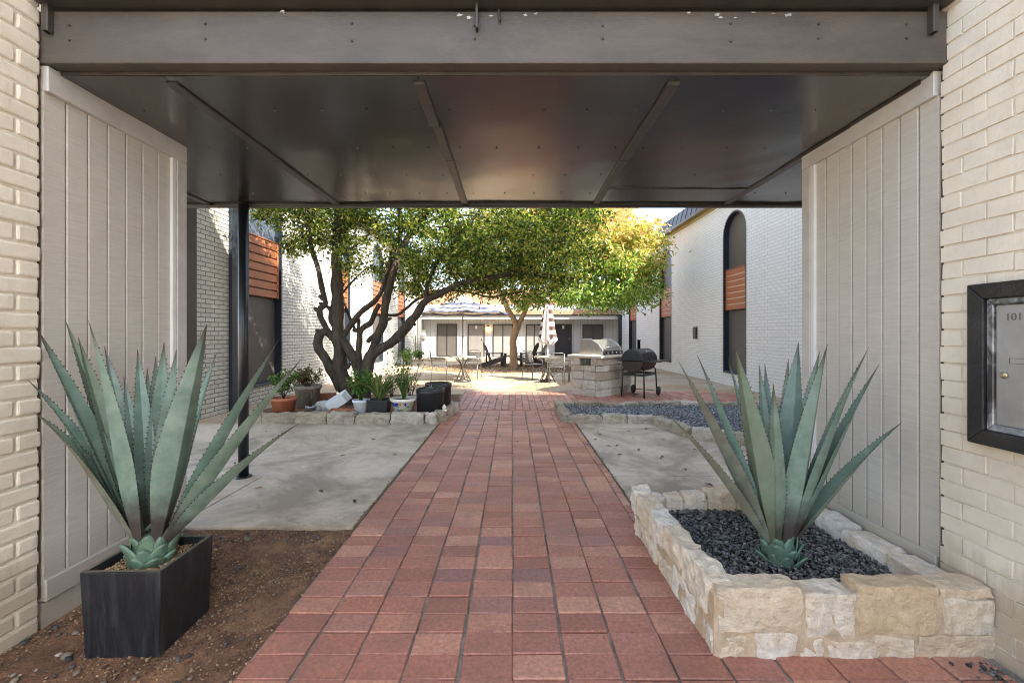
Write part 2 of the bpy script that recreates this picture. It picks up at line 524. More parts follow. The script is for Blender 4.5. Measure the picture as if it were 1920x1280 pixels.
M['pole_white'] = paint('white_pole', (.62, .61, .58), .4, .06, 6, 0)
M['mail_grey'] = paint('mailbox_grey', (.34, .33, .31), .45, .12, 9, .12, 60, .001, metal=.25, dirt=(.24, .22, .19), dirt_amt=.45)
M['mail_frame'] = paint('black_wood_frame', (.016, .015, .015), .42, .35, 10, .9, 55, .006, stretch=(1, 1, 1), dirt=(.05, .047, .044), dirt_amt=.6)
M['scratched'] = paint('scratched_metal', (.05, .05, .05), .35, .3, 9, .1, 40, .001, metal=.3, dirt=(.72, .74, .76), dirt_amt=1.0)
M['brass'] = paint('brass', (.55, .47, .30), .3, .1, 8, 0, metal=.8)
M['engrave'] = paint('engraving', (.11, .105, .10), .6, .1, 9, 0)
M['spine'] = paint('agave_spine', (.05, .025, .015), .5, .2, 9, 0)
m_, n_, l_, b_ = nt('lamp_glow')
b_.inputs['Base Color'].default_value = (1, .7, .35, 1)
b_.inputs['Emission Color'].default_value = (1, .55, .18, 1)
b_.inputs['Emission Strength'].default_value = 5
M['glow'] = m_


def far_wall_mat():
    m, n, l, b = nt('white_grooved_siding')
    o = ocoord(n, l)
    s = n.new('ShaderNodeSeparateXYZ'); l.new(o, s.inputs[0])
    fx = mth(n, l, 'FRACT', mth(n, l, 'MULTIPLY', s.outputs[0], 1 / .2))
    g = mth(n, l, 'LESS_THAN', fx, .10)
    f = noise_n(n, l, o, 2, 6, .6)
    col = ramp(n, l, f, [(.3, (.42, .425, .43)), (.7, (.50, .50, .50))])
    col = mix(n, l, g, col, (.30, .30, .31))
    l.new(col, b.inputs['Base Color'])
    b.inputs['Roughness'].default_value = .6
    bump(n, l, mth(n, l, 'MULTIPLY', g, -1.0), .8, .01, b)
    return m


M['far_wall'] = far_wall_mat()


def agave_mat():
    m, n, l, b = nt('agave_paint')
    a = n.new('ShaderNodeAttribute'); a.attribute_name = 't'
    v = ocoord(n, l)
    f = noise_n(n, l, v, 9, 8, .7, .3)
    green = ramp(n, l, f, [(.28, (.09, .145, .115)), (.48, (.138, .208, .166)), (.75, (.23, .30, .255))])
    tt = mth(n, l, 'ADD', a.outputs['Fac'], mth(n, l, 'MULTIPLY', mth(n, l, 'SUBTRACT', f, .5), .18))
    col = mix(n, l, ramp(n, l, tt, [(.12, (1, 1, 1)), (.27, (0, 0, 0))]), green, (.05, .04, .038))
    col = mix(n, l, ramp(n, l, tt, [(.84, (0, 0, 0)), (.98, (1, 1, 1))]), col, (.06, .048, .035))
    fs_ = noise_n(n, l, v, 26, 6, .75, .5)
    col = mix(n, l, ramp(n, l, fs_, [(.60, (0, 0, 0)), (.72, (.65,) * 3)]), col, (.20, .185, .13))
    g = n.new('ShaderNodeObjectInfo')
    col = mix(n, l, ramp(n, l, g.outputs['Random'], [(.55, (0, 0, 0)), (1, (.55,) * 3)]), col, (.15, .165, .09))
    l.new(col, b.inputs['Base Color'])
    b.inputs['Roughness'].default_value = .45
    f2 = noise_n(n, l, v, 45, 4, .6)
    bump(n, l, f2, .2, .003, b)
    return m


M['agave'] = agave_mat()
M['agave_back'] = paint('agave_underside', (.14, .155, .12), .5, .3, 10, .2, 50, .002, dirt=(.12, .09, .065), dirt_amt=.7)
M['agave_bulb'] = paint('agave_bulb', (.105, .175, .12), .45, .3, 12, .3, 45, .003, dirt=(.06, .075, .05), dirt_amt=.6)

# ------------------------------------------------------------------ setting: ground
XL, XR = -2.26, 2.09          # passage walls
CL, CR = -5.1, 5.85           # courtyard walls
YF = 23.9                     # far facade

g = MB(); g.box(-300, 300, -300, 600, -.6, -.06)
struct('ground', g, M['ground'])


def wavy_sheet(x0, x1, y0, y1, z, step, amp, sc=3.0, soften=None):
    mb = MB()
    nx = max(2, int((x1 - x0) / step)); ny = max(2, int((y1 - y0) / step))
    vs = []
    for j in range(ny + 1):
        for i in range(nx + 1):
            x = x0 + (x1 - x0) * i / nx; y = y0 + (y1 - y0) * j / ny
            vs.append((x, y, z + amp * noise.noise((x * sc, y * sc, 0)) + amp * .5 * noise.noise((x * sc * 4, y * sc * 4, 3))))
    fs = [(j * (nx + 1) + i, j * (nx + 1) + i + 1, (j + 1) * (nx + 1) + i + 1, (j + 1) * (nx + 1) + i) for j in range(ny) for i in range(nx)]
    mb.add(vs, fs, 0, True)
    return mb


struct('bare_earth', wavy_sheet(XL - .1, -1.10, -.6, 3.10, -.022, .04, .012), M['earth'])

# brick path: geometry for every paver
JT = .005


def pavers(mb, x0, x1, y0, y1, pw, pl, jx, jy, offset=False, inside=None, wob=.004):
    nx = int(round((x1 - x0) / pw)); ny = int(round((y1 - y0) / pl))
    for i in range(nx):
        for j in range(-1 if offset else 0, ny + (1 if offset else 0)):
            xa = x0 + i * pw; ya = y0 + j * pl
            if offset and i % 2: ya += pl / 2
            yb = ya + pl
            ya2 = max(ya, y0); yb2 = min(yb, y1)
            if yb2 - ya2 < .03: continue
            cx, cy = xa + pw / 2, (ya2 + yb2) / 2
            if inside and not inside(cx, cy): continue
            wx = wob * 2 * noise.noise((i * 3.1, cy * 1.3, 0)); wy = wob * noise.noise((cx * 2, j * 1.7, 5))
            z = random.uniform(-.003, .002)
            tx = random.uniform(-.0022, .0022); ty = random.uniform(-.0022, .0022)
            ax, bx_ = xa + jx / 2 + wx, xa + pw - jx / 2 + wx + random.uniform(-.002, .002)
            ay, by = ya2 + jy / 2 + wy, yb2 - jy / 2 + wy
            vs = [(ax, ay, -.05), (bx_, ay, -.05), (ax, by, -.05), (bx_, by, -.05),
                  (ax, ay, z - tx - ty), (bx_, ay, z + tx - ty), (ax, by, z - tx + ty), (bx_, by, z + tx + ty)]
            mb.add(vs, [(0, 2, 3, 1), (4, 5, 7, 6), (0, 1, 5, 4), (2, 6, 7, 3), (0, 4, 6, 2), (1, 3, 7, 5)])


pv = MB()
pavers(pv, -1.13, .904, -.60, 7.80, .226, .137, .0095, JT)
pavers(pv, .904, 2.08, -.60, 1.866, .226, .137, .009, JT)           # strip in front of the stone planter
pavers(pv, .904, .975, 3.08, 7.80, .071, .137, .008, JT)
PVL = lambda x, y: not (x < -.95 and y < 7.9)
pavers(pv, -1.13, 5.1, 7.82, 10.3, .1325, .226, .010, .006, offset=True, wob=.003)
struct('brick_path', pv, M['paver'], bevel=.004)
jb = MB()
jb.box(-1.135, .98, -.6, 7.81, -.055, -.0115)
jb.box(.982, 2.085, -.6, 1.86, -.055, -.012)
jb.box(-1.135, 5.1, 7.812, 10.3, -.055, -.0125)
struct('path_bedding', jb, M['paver_joint'])

# concrete slabs, sawn joints are real gaps
sl = MB()
GAP = .014
def slab(x0, x1, y0, y1, z=0.0): sl.box(x0 + GAP / 2, x1 - GAP / 2, y0 + GAP / 2, y1 - GAP / 2, -.058, z)
slab(CL, -2.46, 3.08, 4.19); slab(-2.46, -1.15, 3.08, 4.19)
slab(CL, -1.15, 4.19, 6.62)
slab(.985, CR, 3.08, 4.19); slab(.985, CR, 4.19, 7.81)
slab(2.2, CR, 1.0, 3.08)
slab(CL, XL - .1, 2.0, 3.08)
struct('concrete_slab', sl, M['concrete'], bevel=.006, seg=2)
sl = MB()
slab(CL, -1.14, 6.62, 10.31)
slab(5.11, CR, 7.82, 10.31)
for k in range(4):
    for a, b in ((CL, -1.7), (-1.7, 2.2), (2.2, CR)):
        slab(a, b, 10.31 + k * 2.9, 10.31 + (k + 1) * 2.9, -.003)
struct('courtyard_pavement', sl, M['concrete_warm'], bevel=.006)
pb = MB(); pb.box(CL, CR, 21.6, YF - .01, -.05, .085)
struct('porch_slab', pb, M['concrete'], bevel=.01)


# ------------------------------------------------------------------ near brick walls (every brick modelled)
def near_wall(name, label, X, side, y0, y1, top, back, xback):
    """side=+1: the visible face looks towards +X (left wall)"""
    t = thing(name, label, 'brick wall', (X, (y0 + y1) / 2, 0))
    bk = MB()
    ch = .0805; bl = .205
    nrow = int(3.3 / ch)
    for r in range(nrow):
        z0 = -.03 + r * ch
        y = y1
        first = True
        yy = y1
        if r % 2: segs = [bl * .5]
        else: segs = []
        while yy > y0:
            L = segs.pop() if segs else bl
            a = max(yy - L, y0)
            pr = random.uniform(.005, .009)
            zj = random.uniform(-.003, .003)
            e = random.uniform(-.006, .006) if first else 0
            first = False
            xa, xb = (X - .03, X + pr - .006) if side > 0 else (X - pr + .006, X + .03)
            bk.box(xa, xb, a + .004, yy - .004 + e if yy == y1 else yy - .004, z0 + .0042 + zj, z0 + ch - .0042 + zj, jit=.0018)
            yy = a
    bk.build('brick_face', M['brick_near'], t, world=True, bevel=.010, seg=2)
    mo = MB()
    if side > 0: mo.box(xback, X - .0055, back, y1 - .012, -.05, top)
    else: mo.box(X + .0055, xback, back, y1 - .012, -.05, top)
    mo.build('mortar_core', M['mortar_near'], t, world=True)
    return t


near_wall('brick_wall', 'cream painted brick wall at the left edge behind the black planter', XL, 1, -.5, 2.045, 3.3, -.5, XL - .3)
near_wall('brick_wall', 'cream painted brick wall at the right edge carrying the mailbox', XR, -1, -.8, 2.085, 3.3, -.8, XR + .3)
# unseen wing added on the right, sized to keep the passage in shade
t = thing('unseen_shade_wing', 'unseen tall cream brick wing right of the camera, added to shade the passage', 'building', (4.4, -.6, 0))
w = MB(); w.box(XR + .32, 6.5, -3.4, 1.95, -.05, 9.6); w.box(XR + .02, XR + .32, -3.4, 1.95, 3.3, 9.6); w.box(XR + .02, XR + .32, -3.4, -.81, -.05, 3.3)
w.build('wall', M['block_wall'], t, world=True)

# ------------------------------------------------------------------ siding panels
def siding_panel(name, label, X, side, y0, y1, z0, z1, pitch):
    t = thing(name, label, 'siding panel', (X, (y0 + y1) / 2, z0))
    s = -side    # towards the wall interior
    mb = MB()
    def bx(mb, a, b, ya, yb, za, zb):
        xa, xb = sorted((X + s * a, X + s * b)); mb.box(xa, xb, ya, yb, za, zb)
    y = y0
    k = 0
    while y < y1 - .01:
        yb = min(y + pitch, y1)
        bx(mb, .012, .03, y + .004, yb - .004, z0 + .10, z1 - .115)
        y = yb
    mb.build('siding_boards', M['siding'], t, world=True, bevel=.003)
    bk = MB(); bx(bk, .022, .10, y0, y1 - .01, z0 + .02, z1 - .02)
    bk.build('backing', M['groove'], t, world=True)
    fr = MB(); bx(fr, -.012, .10, y0 + .004, y1, z1 - .125, z1)
    fr.build('top_rail', M['trim_grey'], t, world=True, bevel=.004)
    fr = MB(); bx(fr, -.010, .10, y1 - .085, y1, z0 + .0, z1 - .126)
    fr.build('end_stile', M['trim_grey'], t, world=True, bevel=.004)
    fr = MB(); bx(fr, -.006, .02, y1 - .12, y1 - .087, z0 + .11, z1 - .126)
    fr.build('caulk_strip', M['white_trim'], t, world=True, bevel=.003)
    fr = MB(); bx(fr, -.004, .10, y0 + .004, y1 - .086, z0, z0 + .105)
    fr.build('bottom_rail', M['siding'], t, world=True, bevel=.004)
    return t


lp = siding_panel('siding_panel', 'grey grooved siding panel on the left, behind the agave in the black planter', XL, 1, 2.06, 2.95, .10, 2.696, .112)
x = MB(); x.box(XL - .09, XL - .01, 2.06, 2.94, -.04, .095); x.build('skirting', M['siding'], lp, world=True)
rp = siding_panel('siding_panel', 'warm grey grooved siding panel on the right, behind the agave in the stone planter', XR, -1, 2.10, 3.07, .20, 2.696, .1085)
x = MB(); x.box(XR + .01, XR + .09, 2.10, 3.06, -.04, .195); x.build('skirting', M['siding'], rp, world=True)

# ------------------------------------------------------------------ passage ceiling, beam, upper storey
can = thing('passage_ceiling', 'dark brown timber beam and plywood ceiling over the passage', 'ceiling', (0, 3.1, 2.66))
SZ = 2.68
YB = 4.27
mb = MB()
vs = []; nx, ny = 60, 1
b = MB(); b.box(XL - .06, XR + .04, 2.052, 2.12, 2.699, 2.949); b.build('beam', M['beam'], can, world=True, bevel=.006, seg=2)
b = MB(); b.box(XL + .005, XR - .005, 2.121, 2.16, 2.683, 2.72); b.build('ledger_strip', M['ceiling_trim'], can, world=True, bevel=.003)
edges = [-5.0, -3.0, -1.735, -.47, .82, 2.10, 3.4, 5.8]
for a, c in zip(edges[:-1], edges[1:]):
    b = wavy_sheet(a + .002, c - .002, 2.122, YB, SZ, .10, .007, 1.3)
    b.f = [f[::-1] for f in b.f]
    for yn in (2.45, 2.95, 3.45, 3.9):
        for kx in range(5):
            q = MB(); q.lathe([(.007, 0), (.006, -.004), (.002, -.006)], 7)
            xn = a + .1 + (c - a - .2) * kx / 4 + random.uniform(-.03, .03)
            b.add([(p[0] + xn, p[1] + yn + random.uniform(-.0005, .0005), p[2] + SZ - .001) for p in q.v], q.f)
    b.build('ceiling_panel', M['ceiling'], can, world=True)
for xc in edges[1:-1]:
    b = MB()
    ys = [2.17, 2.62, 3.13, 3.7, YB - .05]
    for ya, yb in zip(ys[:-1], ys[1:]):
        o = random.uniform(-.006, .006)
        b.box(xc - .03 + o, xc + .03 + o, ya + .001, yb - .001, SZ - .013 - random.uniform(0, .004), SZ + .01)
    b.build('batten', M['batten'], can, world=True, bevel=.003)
b = MB(); b.box(.855, 2.07, 3.76, 4.1, SZ - .010, SZ + .01); b.build('patch_board', M['ceiling'], can, world=True, bevel=.003)
b = MB(); b.box(-5, 5.8, YB - .045, YB, 2.652, 2.72); b.build('rear_fascia', M['ceiling_trim'], can, world=True, bevel=.004)
b = MB(); b.tube([(xx, YB - .055, 2.655 + .008 * math.sin(xx * 3.3) - .01 * (noise.noise((xx, 0, 0)))) for xx in np.linspace(-5, 5.8, 60)], .008, 6)
b.build('cable', M['dark_metal'], can, world=True)
b = MB(); b.box(XL + .012, XR - .012, 1.985, 2.05, 2.962, 3.02); b.box(XL + .012, XR - .012, 2.0505, 2.12, 2.966, 3.3)
b.build('roof_edge', M['ceiling_trim'], can, world=True, bevel=.003)
for px0, px1, pb_, nm in ((77, 98, 60, 0), (887, 902, 55, 1), (1742, 1762, 62, 2)):
    b = MB(); y = 2.03
    x0 = (px0 - 961) / 800 * y; x1 = (px1 - 961) / 800 * y; x0, x1 = x0 + .012, x1 - .014; zb = EYE + (625 - pb_) / 800 * y
    b.box(x0, x0 + .005, 2.021, 2.0515, zb, 2.975); b.box(x1 - .005, x1, 2.021, 2.0515, zb, 2.975); b.box(x0, x1, 2.017, 2.0209, zb, 2.975)
    b.build('bracket', M['ceiling_trim'], can, world=True, bevel=.002)
for px in (130, 385, 660, 890, 1130, 1370, 1535, 1700):
    for zz in (2.886, 2.81):
        b = MB(); b.lathe([(.0, 0), (.007, 0), (.005, .006), (0, .008)], 8, cap=False)
        b.xform(Matrix.Translation(((px - 961) / 800 * 2.052, 2.052, zz + random.uniform(-.01, .01))) @ Matrix.Rotation(R(90), 4, 'X'))
        b.build('bolt', M['beam'], can, world=True)
b = MB(); b.tube([((935 - 961) / 390, 2.045, 2.95), ((937 - 961) / 390, 2.038, 2.90), ((938 - 961) / 390, 2.039, 2.89)], .006, 6)
b.build('hook', M['bark'], can, world=True)
chips = MB()
for px, py, rr in ((862, 28, 9), (880, 33, 8), (985, 29, 9), (1005, 26, 6), (1345, 29, 9), (1352, 33, 6), (1378, 34, 5), (1292, 24, 6), (1478, 29, 9), (1412, 24, 5), (1450, 26, 5), (530, 22, 6), (920, 30, 6)):
    n_p = 9
    vs = []
    for k in range(n_p):
        a = 2 * math.pi * k / n_p
        q = rr * .62 * random.uniform(.25, 1.3) / 400
        vs.append(((px - 961) / 390 + q * 1.3 * math.cos(a), 2.0505, EYE + (625 - py) / 390 + q * .6 * math.sin(a)))
    chips.add(vs, [tuple(range(n_p))])
chips.build('peeling_paint', M['rock_grey'], can, world=True)
u = MB(); u.box(-6.5, 9, 2.25, YB - .03, 2.75, 7.3); u.build('upper_storey', M['block_wall'], can, world=True)

pole = MB(); pole.lathe([(.046, 0), (.046, 2.66)], 20); pole.lathe([(.075, .001), (.075, .008), (.05, .012)], 20)
o = pole.build('steel_post', M['black_steel']); o.location = (-2.63, 4.17, 0)
tag(o, 'round black steel post standing on the concrete slab under the ceiling edge', 'post')


# ------------------------------------------------------------------ courtyard buildings
def court_wall(name, label, X, side, y0, y1, top, wins, matw, zs):
    """side=+1: face looks towards +X.  wins = [(ya, yb)] arched bays; zs = (sill, slat bottom, slat top, arch top)"""
    t = thing(name, label, 'building', (X, (y0 + y1) / 2, 0))
    s = -side
    sill, sb, st, at = zs
    dep = .16
    mb = MB()
    ys = [y0]
    for a, b in wins: ys += [a, b]
    ys.append(y1)
    def quad(pts): mb.add(pts, [(0, 1, 2, 3)] if side > 0 else [(3, 2, 1, 0)])
    def face(ya, yb, za, zb): quad([(X, ya, za), (X, yb, za), (X, yb, zb), (X, ya, zb)])
    for i in range(0, len(ys), 2):
        face(ys[i], ys[i + 1], -.05, top)
    N = 20
    for a, b in wins:
        face(a, b, -.05, sill)
        r = (b - a) / 2; c = (a + b) / 2; spr = at - r
        ar = [(c - r * math.cos(math.pi * k / N), spr + r * math.sin(math.pi * k / N)) for k in range(N + 1)]
        for (p, q) in zip(ar[:-1], ar[1:]):
            quad([(X, p[0], p[1]), (X, q[0], q[1]), (X, q[0], top), (X, p[0], top)])
    # thickness
    xb_ = X + s * .5
    mb.add([(X, y0, -.05), (X, y0, top), (xb_, y0, top), (xb_, y0, -.05), (X, y1, -.05), (X, y1, top), (xb_, y1, top), (xb_, y1, -.05)],
           [(0, 1, 2, 3), (4, 5, 6, 7), (1, 5, 6, 2), (3, 2, 6, 7)])
    mb.build('wall', matw, t, world=True)
    for a, b in wins:
        r = (b - a) / 2; c = (a + b) / 2; spr = at - r
        ar = [(c - r * math.cos(math.pi * k / N), spr + r * math.sin(math.pi * k / N)) for k in range(N + 1)]
        loop = [(a, sill)] + ar + [(b, sill)]
        fr = MB()
        for p, q in zip(loop, loop[1:] + loop[:1]):
            fr.add([(X, p[0], p[1]), (X, q[0], q[1]), (X + s * dep, q[0], q[1]), (X + s * dep, p[0], p[1])], [(0, 1, 2, 3)])
        # rowlock ring around the opening, a little proud of the wall
        for p, q in zip(loop[:-1], loop[1:]):
            L = math.hypot(q[0] - p[0], q[1] - p[1]); nb = max(1, int(L / .08))
            for k in range(nb):
                f0 = k / nb + .06 / nb; f1 = (k + 1) / nb - .06 / nb
                def lp(f): return Vector((0, p[0] + (q[0] - p[0]) * f, p[1] + (q[1] - p[1]) * f))
                A, B = lp(f0), lp(f1)
                nrm = Vector((0, -(B.z - A.z), B.y - A.y)).normalized()
                cc = Vector((0, c, spr if A.z > spr else A.z))
                if nrm.dot(A - cc) < 0: nrm = -nrm
                A2, B2 = A + nrm * .045, B + nrm * .045
                xo = X - s * .006
                pts = [(xo, A.y, A.z), (xo, B.y, B.z), (xo, B2.y, B2.z), (xo, A2.y, A2.z)]
                pts += [(X + s * .01, y_, z_) for _, y_, z_ in pts]
                fr.add(pts, [(0, 1, 2, 3), (4, 7, 6, 5), (0, 4, 5, 1), (1, 5, 6, 2), (2, 6, 7, 3), (3, 7, 4, 0)])
        wi = fr.build('window', M['navy'], t, world=True)
        pn = MB()
        xp = X + s * (dep - .02)
        pn.add([(xp, p[0], p[1]) for p in ([(a, st)] + [q for q in ar if q[1] >= st] + [(b, st)])], [tuple(range(len([q for q in ar if q[1] >= st]) + 2))])
        pn.build('pane', M['screen_blue'] if side > 0 else M['screen'], wi, world=False).location = -t.location
        pn = MB(); pn.add([(xp, a, sill), (xp, b, sill), (xp, b, sb), (xp, a, sb)], [(0, 1, 2, 3)])
        pn.build('pane', M['screen'], wi).location = -t.location
        sp = MB()
        nb = 7; hh = (st - sb) / nb
        xs0, xs1 = sorted((X + s * .05, X + s * (dep - .03)))
        for k in range(nb):
            sp.box(xs0, xs1, a + .07, b - .02, sb + k * hh + .014, sb + (k + 1) * hh - .014)
        sp.box(min(X + s * .035, X + s * .055), max(X + s * .035, X + s * .055), b - .075 if side > 0 else b - .09, b - .03, sb, st)
        sp.box(xs0, xs1, a + .02, b - .01, st + .003, st + .03)
        sp.build('slat_panel', M['cedar'], wi, bevel=.004).location = -t.location
        sp = MB(); xg = X + s * .09
        xg = X + s * (.057 if side < 0 else .09); sp.box(min(xg, xg + s * .02), max(xg, xg + s * .02), a + .05, b - .02, sb + .01, st - .01)
        sp.build('slat_backing', M['cedar_gap'] if side < 0 else M['groove'], wi).location = -t.location
        sl_ = MB(); x0_, x1_ = sorted((X - s * .03, X + s * dep)); sl_.box(x0_, x1_, a + .003, b - .003, sill + .002, sill + .05)
        sl_.build('sill', M['navy'], wi, bevel=.006).location = -t.location
    return t


rb = court_wall('courtyard_building', 'two storey white painted brick building on the right with arched window bays', CR, -1, 4.4, 23.8, 5.10,
                [(10.72, 11.82), (15.75, 16.95), (20.2, 21.4)], M['wall_right'], (.33, 2.03, 3.12, 4.60))
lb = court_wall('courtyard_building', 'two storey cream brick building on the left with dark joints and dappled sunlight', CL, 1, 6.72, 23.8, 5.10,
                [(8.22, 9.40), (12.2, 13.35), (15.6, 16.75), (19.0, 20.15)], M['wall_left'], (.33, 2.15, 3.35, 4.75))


def mansard(t, X, side, y0, y1):
    s = -side
    mb = MB()
    xs = X - s * .20
    mb.add([(xs, y0, 5.12), (xs, y1, 5.12), (X - s * .08, y1, 5.58), (X - s * .08, y0, 5.58), (X + s * 4, y0, 5.7), (X + s * 4, y1, 5.7),
            (X + s * .15, y0, 5.12), (X + s * .15, y1, 5.12)],
           [(0, 1, 2, 3), (3, 2, 5, 4), (0, 3, 6), (1, 7, 2)])
    y = y0
    while y < y1:
        mb.bar((xs - s * .004, y, 5.14), (X - s * .08 - s * .004, y, 5.585), .018, .012)
        y += .4
    mb.box(min(xs, xs - s * .02), max(xs, xs - s * .02), y0, y1, 5.06, 5.14)
    mb.build('roof', M['roof_metal'], t, world=True)
    sf = MB()
    sf.add([(xs, y0, 5.105), (xs, y1, 5.105), (X, y1, 5.105), (X, y0, 5.105)], [(0, 1, 2, 3)])
    x0_, x1_ = sorted((X - s * .004, X - s * .03)); sf.box(x0_, x1_, y0, y1, 4.98, 5.10)  # wall-top strip: yellow light reflected off the soffit, painted as colour
    sf.build('soffit_with_reflection', M['soffit_reflection'], t, world=True)


mansard(rb, CR, -1, 4.4, 23.8)
mansard(lb, CL, 1, 6.6, 23.8)
c = MB(); c.box(CL - .1, CL + .05, 6.60, 6.83, -.02, 5.0); c.build('corner_board', M['ceiling_trim'], lb, world=True, bevel=.006)
c = MB(); c.box(CL + .002, CL + .07, 7.66, 7.90, -.02, 4.95)
o = c.build('trim_board', M['navy']); tag(o, 'dark navy vertical trim board on the left brick wall behind the steel post', 'trim board')
d = MB(); d.box(CL + .008, CL + .1, 7.93, 8.03, .02, 4.95); d.box(CL + .002, CL + .106, 7.925, 8.035, 2.0, 2.03); d.box(CL + .002, CL + .106, 7.925, 8.035, .6, .63)
o = d.build('downspout', M['trim_grey'], bevel=.008, seg=2); tag(o, 'slim grey brown downspout beside the first left window', 'downspout')
e = thing('meter_box', 'small dark box in a pale frame on the right brick wall between two window bays', 'wall box', (CR, 13.6, 1.4))
bb = MB(); bb.box(CR - .06, CR, 13.50, 13.72, 1.24, 1.60); bb.build('cover', M['dark_metal'], e, world=True, bevel=.01)
bb = MB(); bb.box(CR - .02, CR, 13.47, 13.75, 1.21, 1.235); bb.box(CR - .02, CR, 13.47, 13.75, 1.605, 1.63); bb.box(CR - .02, CR, 13.47, 13.495, 1.236, 1.604); bb.box(CR - .02, CR, 13.725, 13.75, 1.236, 1.604)
bb.build('surround', M['galv'], e, world=True)

# far building
fb = thing('far_building', 'low white building at the far end with dark doors, wide windows and orange shingle roof', 'building', (0, YF, 0))
def fx(px): return (px - 961) / 800 * YF
def fz(py): return EYE - (py - 625) / 800 * YF
openings = []
wl_ = MB(); wl_.box(CL - .6, CR + .6, YF, YF + .2, -.05, 3.0); wl_.build('wall', M['far_wall'], fb, world=True)
# roof with eave towards the court
rf = MB()
YE = 23.15; ZE = 2.43
rf.add([(CL - .5, YE, ZE), (CR + .5, YE, ZE), (CR + .5, YF + 4, 4.3), (CL - .5, YF + 4, 4.3)], [(0, 1, 2, 3)])
rf.add([(CL - .5, YE, ZE - .05), (CR + .5, YE, ZE - .05), (CR + .5, YF + 4, 4.2), (CL - .5, YF + 4, 4.2)], [(3, 2, 1, 0)])
rf.build('roof', M['shingle'], fb, world=True)
rf = MB(); rf.box(CL, CR, YE + .02, YE + .06, ZE - .25, ZE - .055); rf.build('fascia', M['white_trim'], fb, world=True)
rf = MB(); rf.box(CL, CR, YE - .07, YE + .015, ZE - .06, ZE + .012); rf.build('gutter', M['dark_metal'], fb, world=True)
rf = MB(); rf.box(CL, CR, YE + .07, YF - .005, ZE - .10, ZE - .07); rf.build('porch_ceiling', M['white_trim'], fb, world=True)


def far_window(p0, p1, t0, t1, mat='screen_far'):
    x0, x1, z1, z0 = fx(p0), fx(p1), fz(t0), fz(t1)
    fr = MB()
    for a, b, c_, d_ in ((x0, x1, z1 - .05, z1), (x0, x1, z0, z0 + .05), (x0, x0 + .05, z0 + .051, z1 - .051), (x1 - .05, x1, z0 + .051, z1 - .051), ((x0 + x1) / 2 - .025, (x0 + x1) / 2 + .025, z0 + .051, z1 - .051)):
        fr.box(a, b, YF - .045, YF - .002, c_, d_)
    w_ = fr.build('window', M['dark_metal'], fb, world=True)
    pn = MB(); pn.box(x0 + .03, x1 - .03, YF - .02, YF - .004, z0 + .03, z1 - .03)
    pn.build('pane', M[mat], w_).location = -fb.location
    return w_


far_window(819, 857, 607, 668, 'screen')
far_window(924, 962, 608, 669); far_window(986, 1018, 608, 669); far_window(1092, 1131, 608, 666, 'screen')


def far_door(p0, p1, mat):
    x0, x1, z1, z0 = fx(p0), fx(p1), fz(607.5), .09
    fr = MB(); fr.box(x0, x0 + .06, YF - .05, YF - .002, z0, z1); fr.box(x1 - .06, x1, YF - .05, YF - .002, z0, z1); fr.box(x0 + .061, x1 - .061, YF - .05, YF - .002, z1 - .06, z1)
    d_ = fr.build('door', M['dark_metal'], fb, world=True)
    lf = MB(); lf.box(x0 + .065, x1 - .065, YF - .03, YF - .004, z0, z1 - .065)
    W = x1 - x0
    for zz0, zz1 in ((.12, .40), (.47, .72), (.78, .93)):
        for a, b in ((.17, .46), (.54, .83)):
            xa, xb = x0 + W * a, x0 + W * b; za, zb = z0 + (z1 - z0) * zz0, z0 + (z1 - z0) * zz1
            lf.box(xa, xb, YF - .038, YF - .031, za, za + .03); lf.box(xa, xb, YF - .038, YF - .031, zb - .03, zb)
            lf.box(xa, xa + .03, YF - .038, YF - .031, za + .031, zb - .031); lf.box(xb - .03, xb, YF - .038, YF - .031, za + .031, zb - .031)
    lf.build('door_leaf', M[mat], d_).location = -fb.location
    h = MB(); h.lathe([(.001, 0), (.035, .01), (.035, .05), (.001, .06)], 12); h.xform(Matrix.Translation((x1 - .14, YF - .03, 1.1)) @ Matrix.Rotation(R(90), 4, 'X'))
    h.lathe([(.001, 0), (.03, .01), (.03, .02), (.001, .03)], 12, c=(0, 0, 0)) if False else None
    h.build('handle', M['brass'], d_).location = -fb.location
    pl = MB(); pl.box((x0 + x1) / 2 - .05, (x0 + x1) / 2 + .05, YF - .048, YF - .04, 1.66, 1.84)
    pl.build('number_plate', M['white_trim'], d_).location = -fb.location


far_door(877, 909, 'door_grey'); far_door(1040, 1072, 'door_black')
lm = thing('porch_lamp', 'small lit porch lamp on the far wall beside the grey door', 'lamp', (fx(915.5), YF - .1, fz(616)))
q = MB(); q.lathe([(.0, .16), (.07, .13), (.055, .08)], 12, cap=False); q.box(-.03, .03, .05, .098, .0, .2); q.build('shade', M['dark_metal'], lm)
q = MB(); q.lathe([(.02, -.1), (.07, -.06), (.08, 0), (.06, .08), (.02, .1)], 12); q.build('bulb', M['glow'], lm)
mt = thing('meter', 'pale electric meter box on the far wall left of the first window', 'meter box', (fx(794), YF - .1, fz(629)))
q = MB(); q.box(-.16, .16, -.05, .098, -.15, .32); q.build('cover', M['white_trim'], mt, bevel=.01)
q = MB(); q.lathe([(.1, 0), (.1, .06), (.08, .1)], 16); q.xform(Matrix.Translation((.02, -.05, -.02)) @ Matrix.Rotation(R(90), 4, 'X')); q.build('dial', M['galv'], mt)
q = MB(); q.box(-.18, -.10, -.02, .098, -.4, -.155); q.build('conduit', M['dark_metal'], mt)
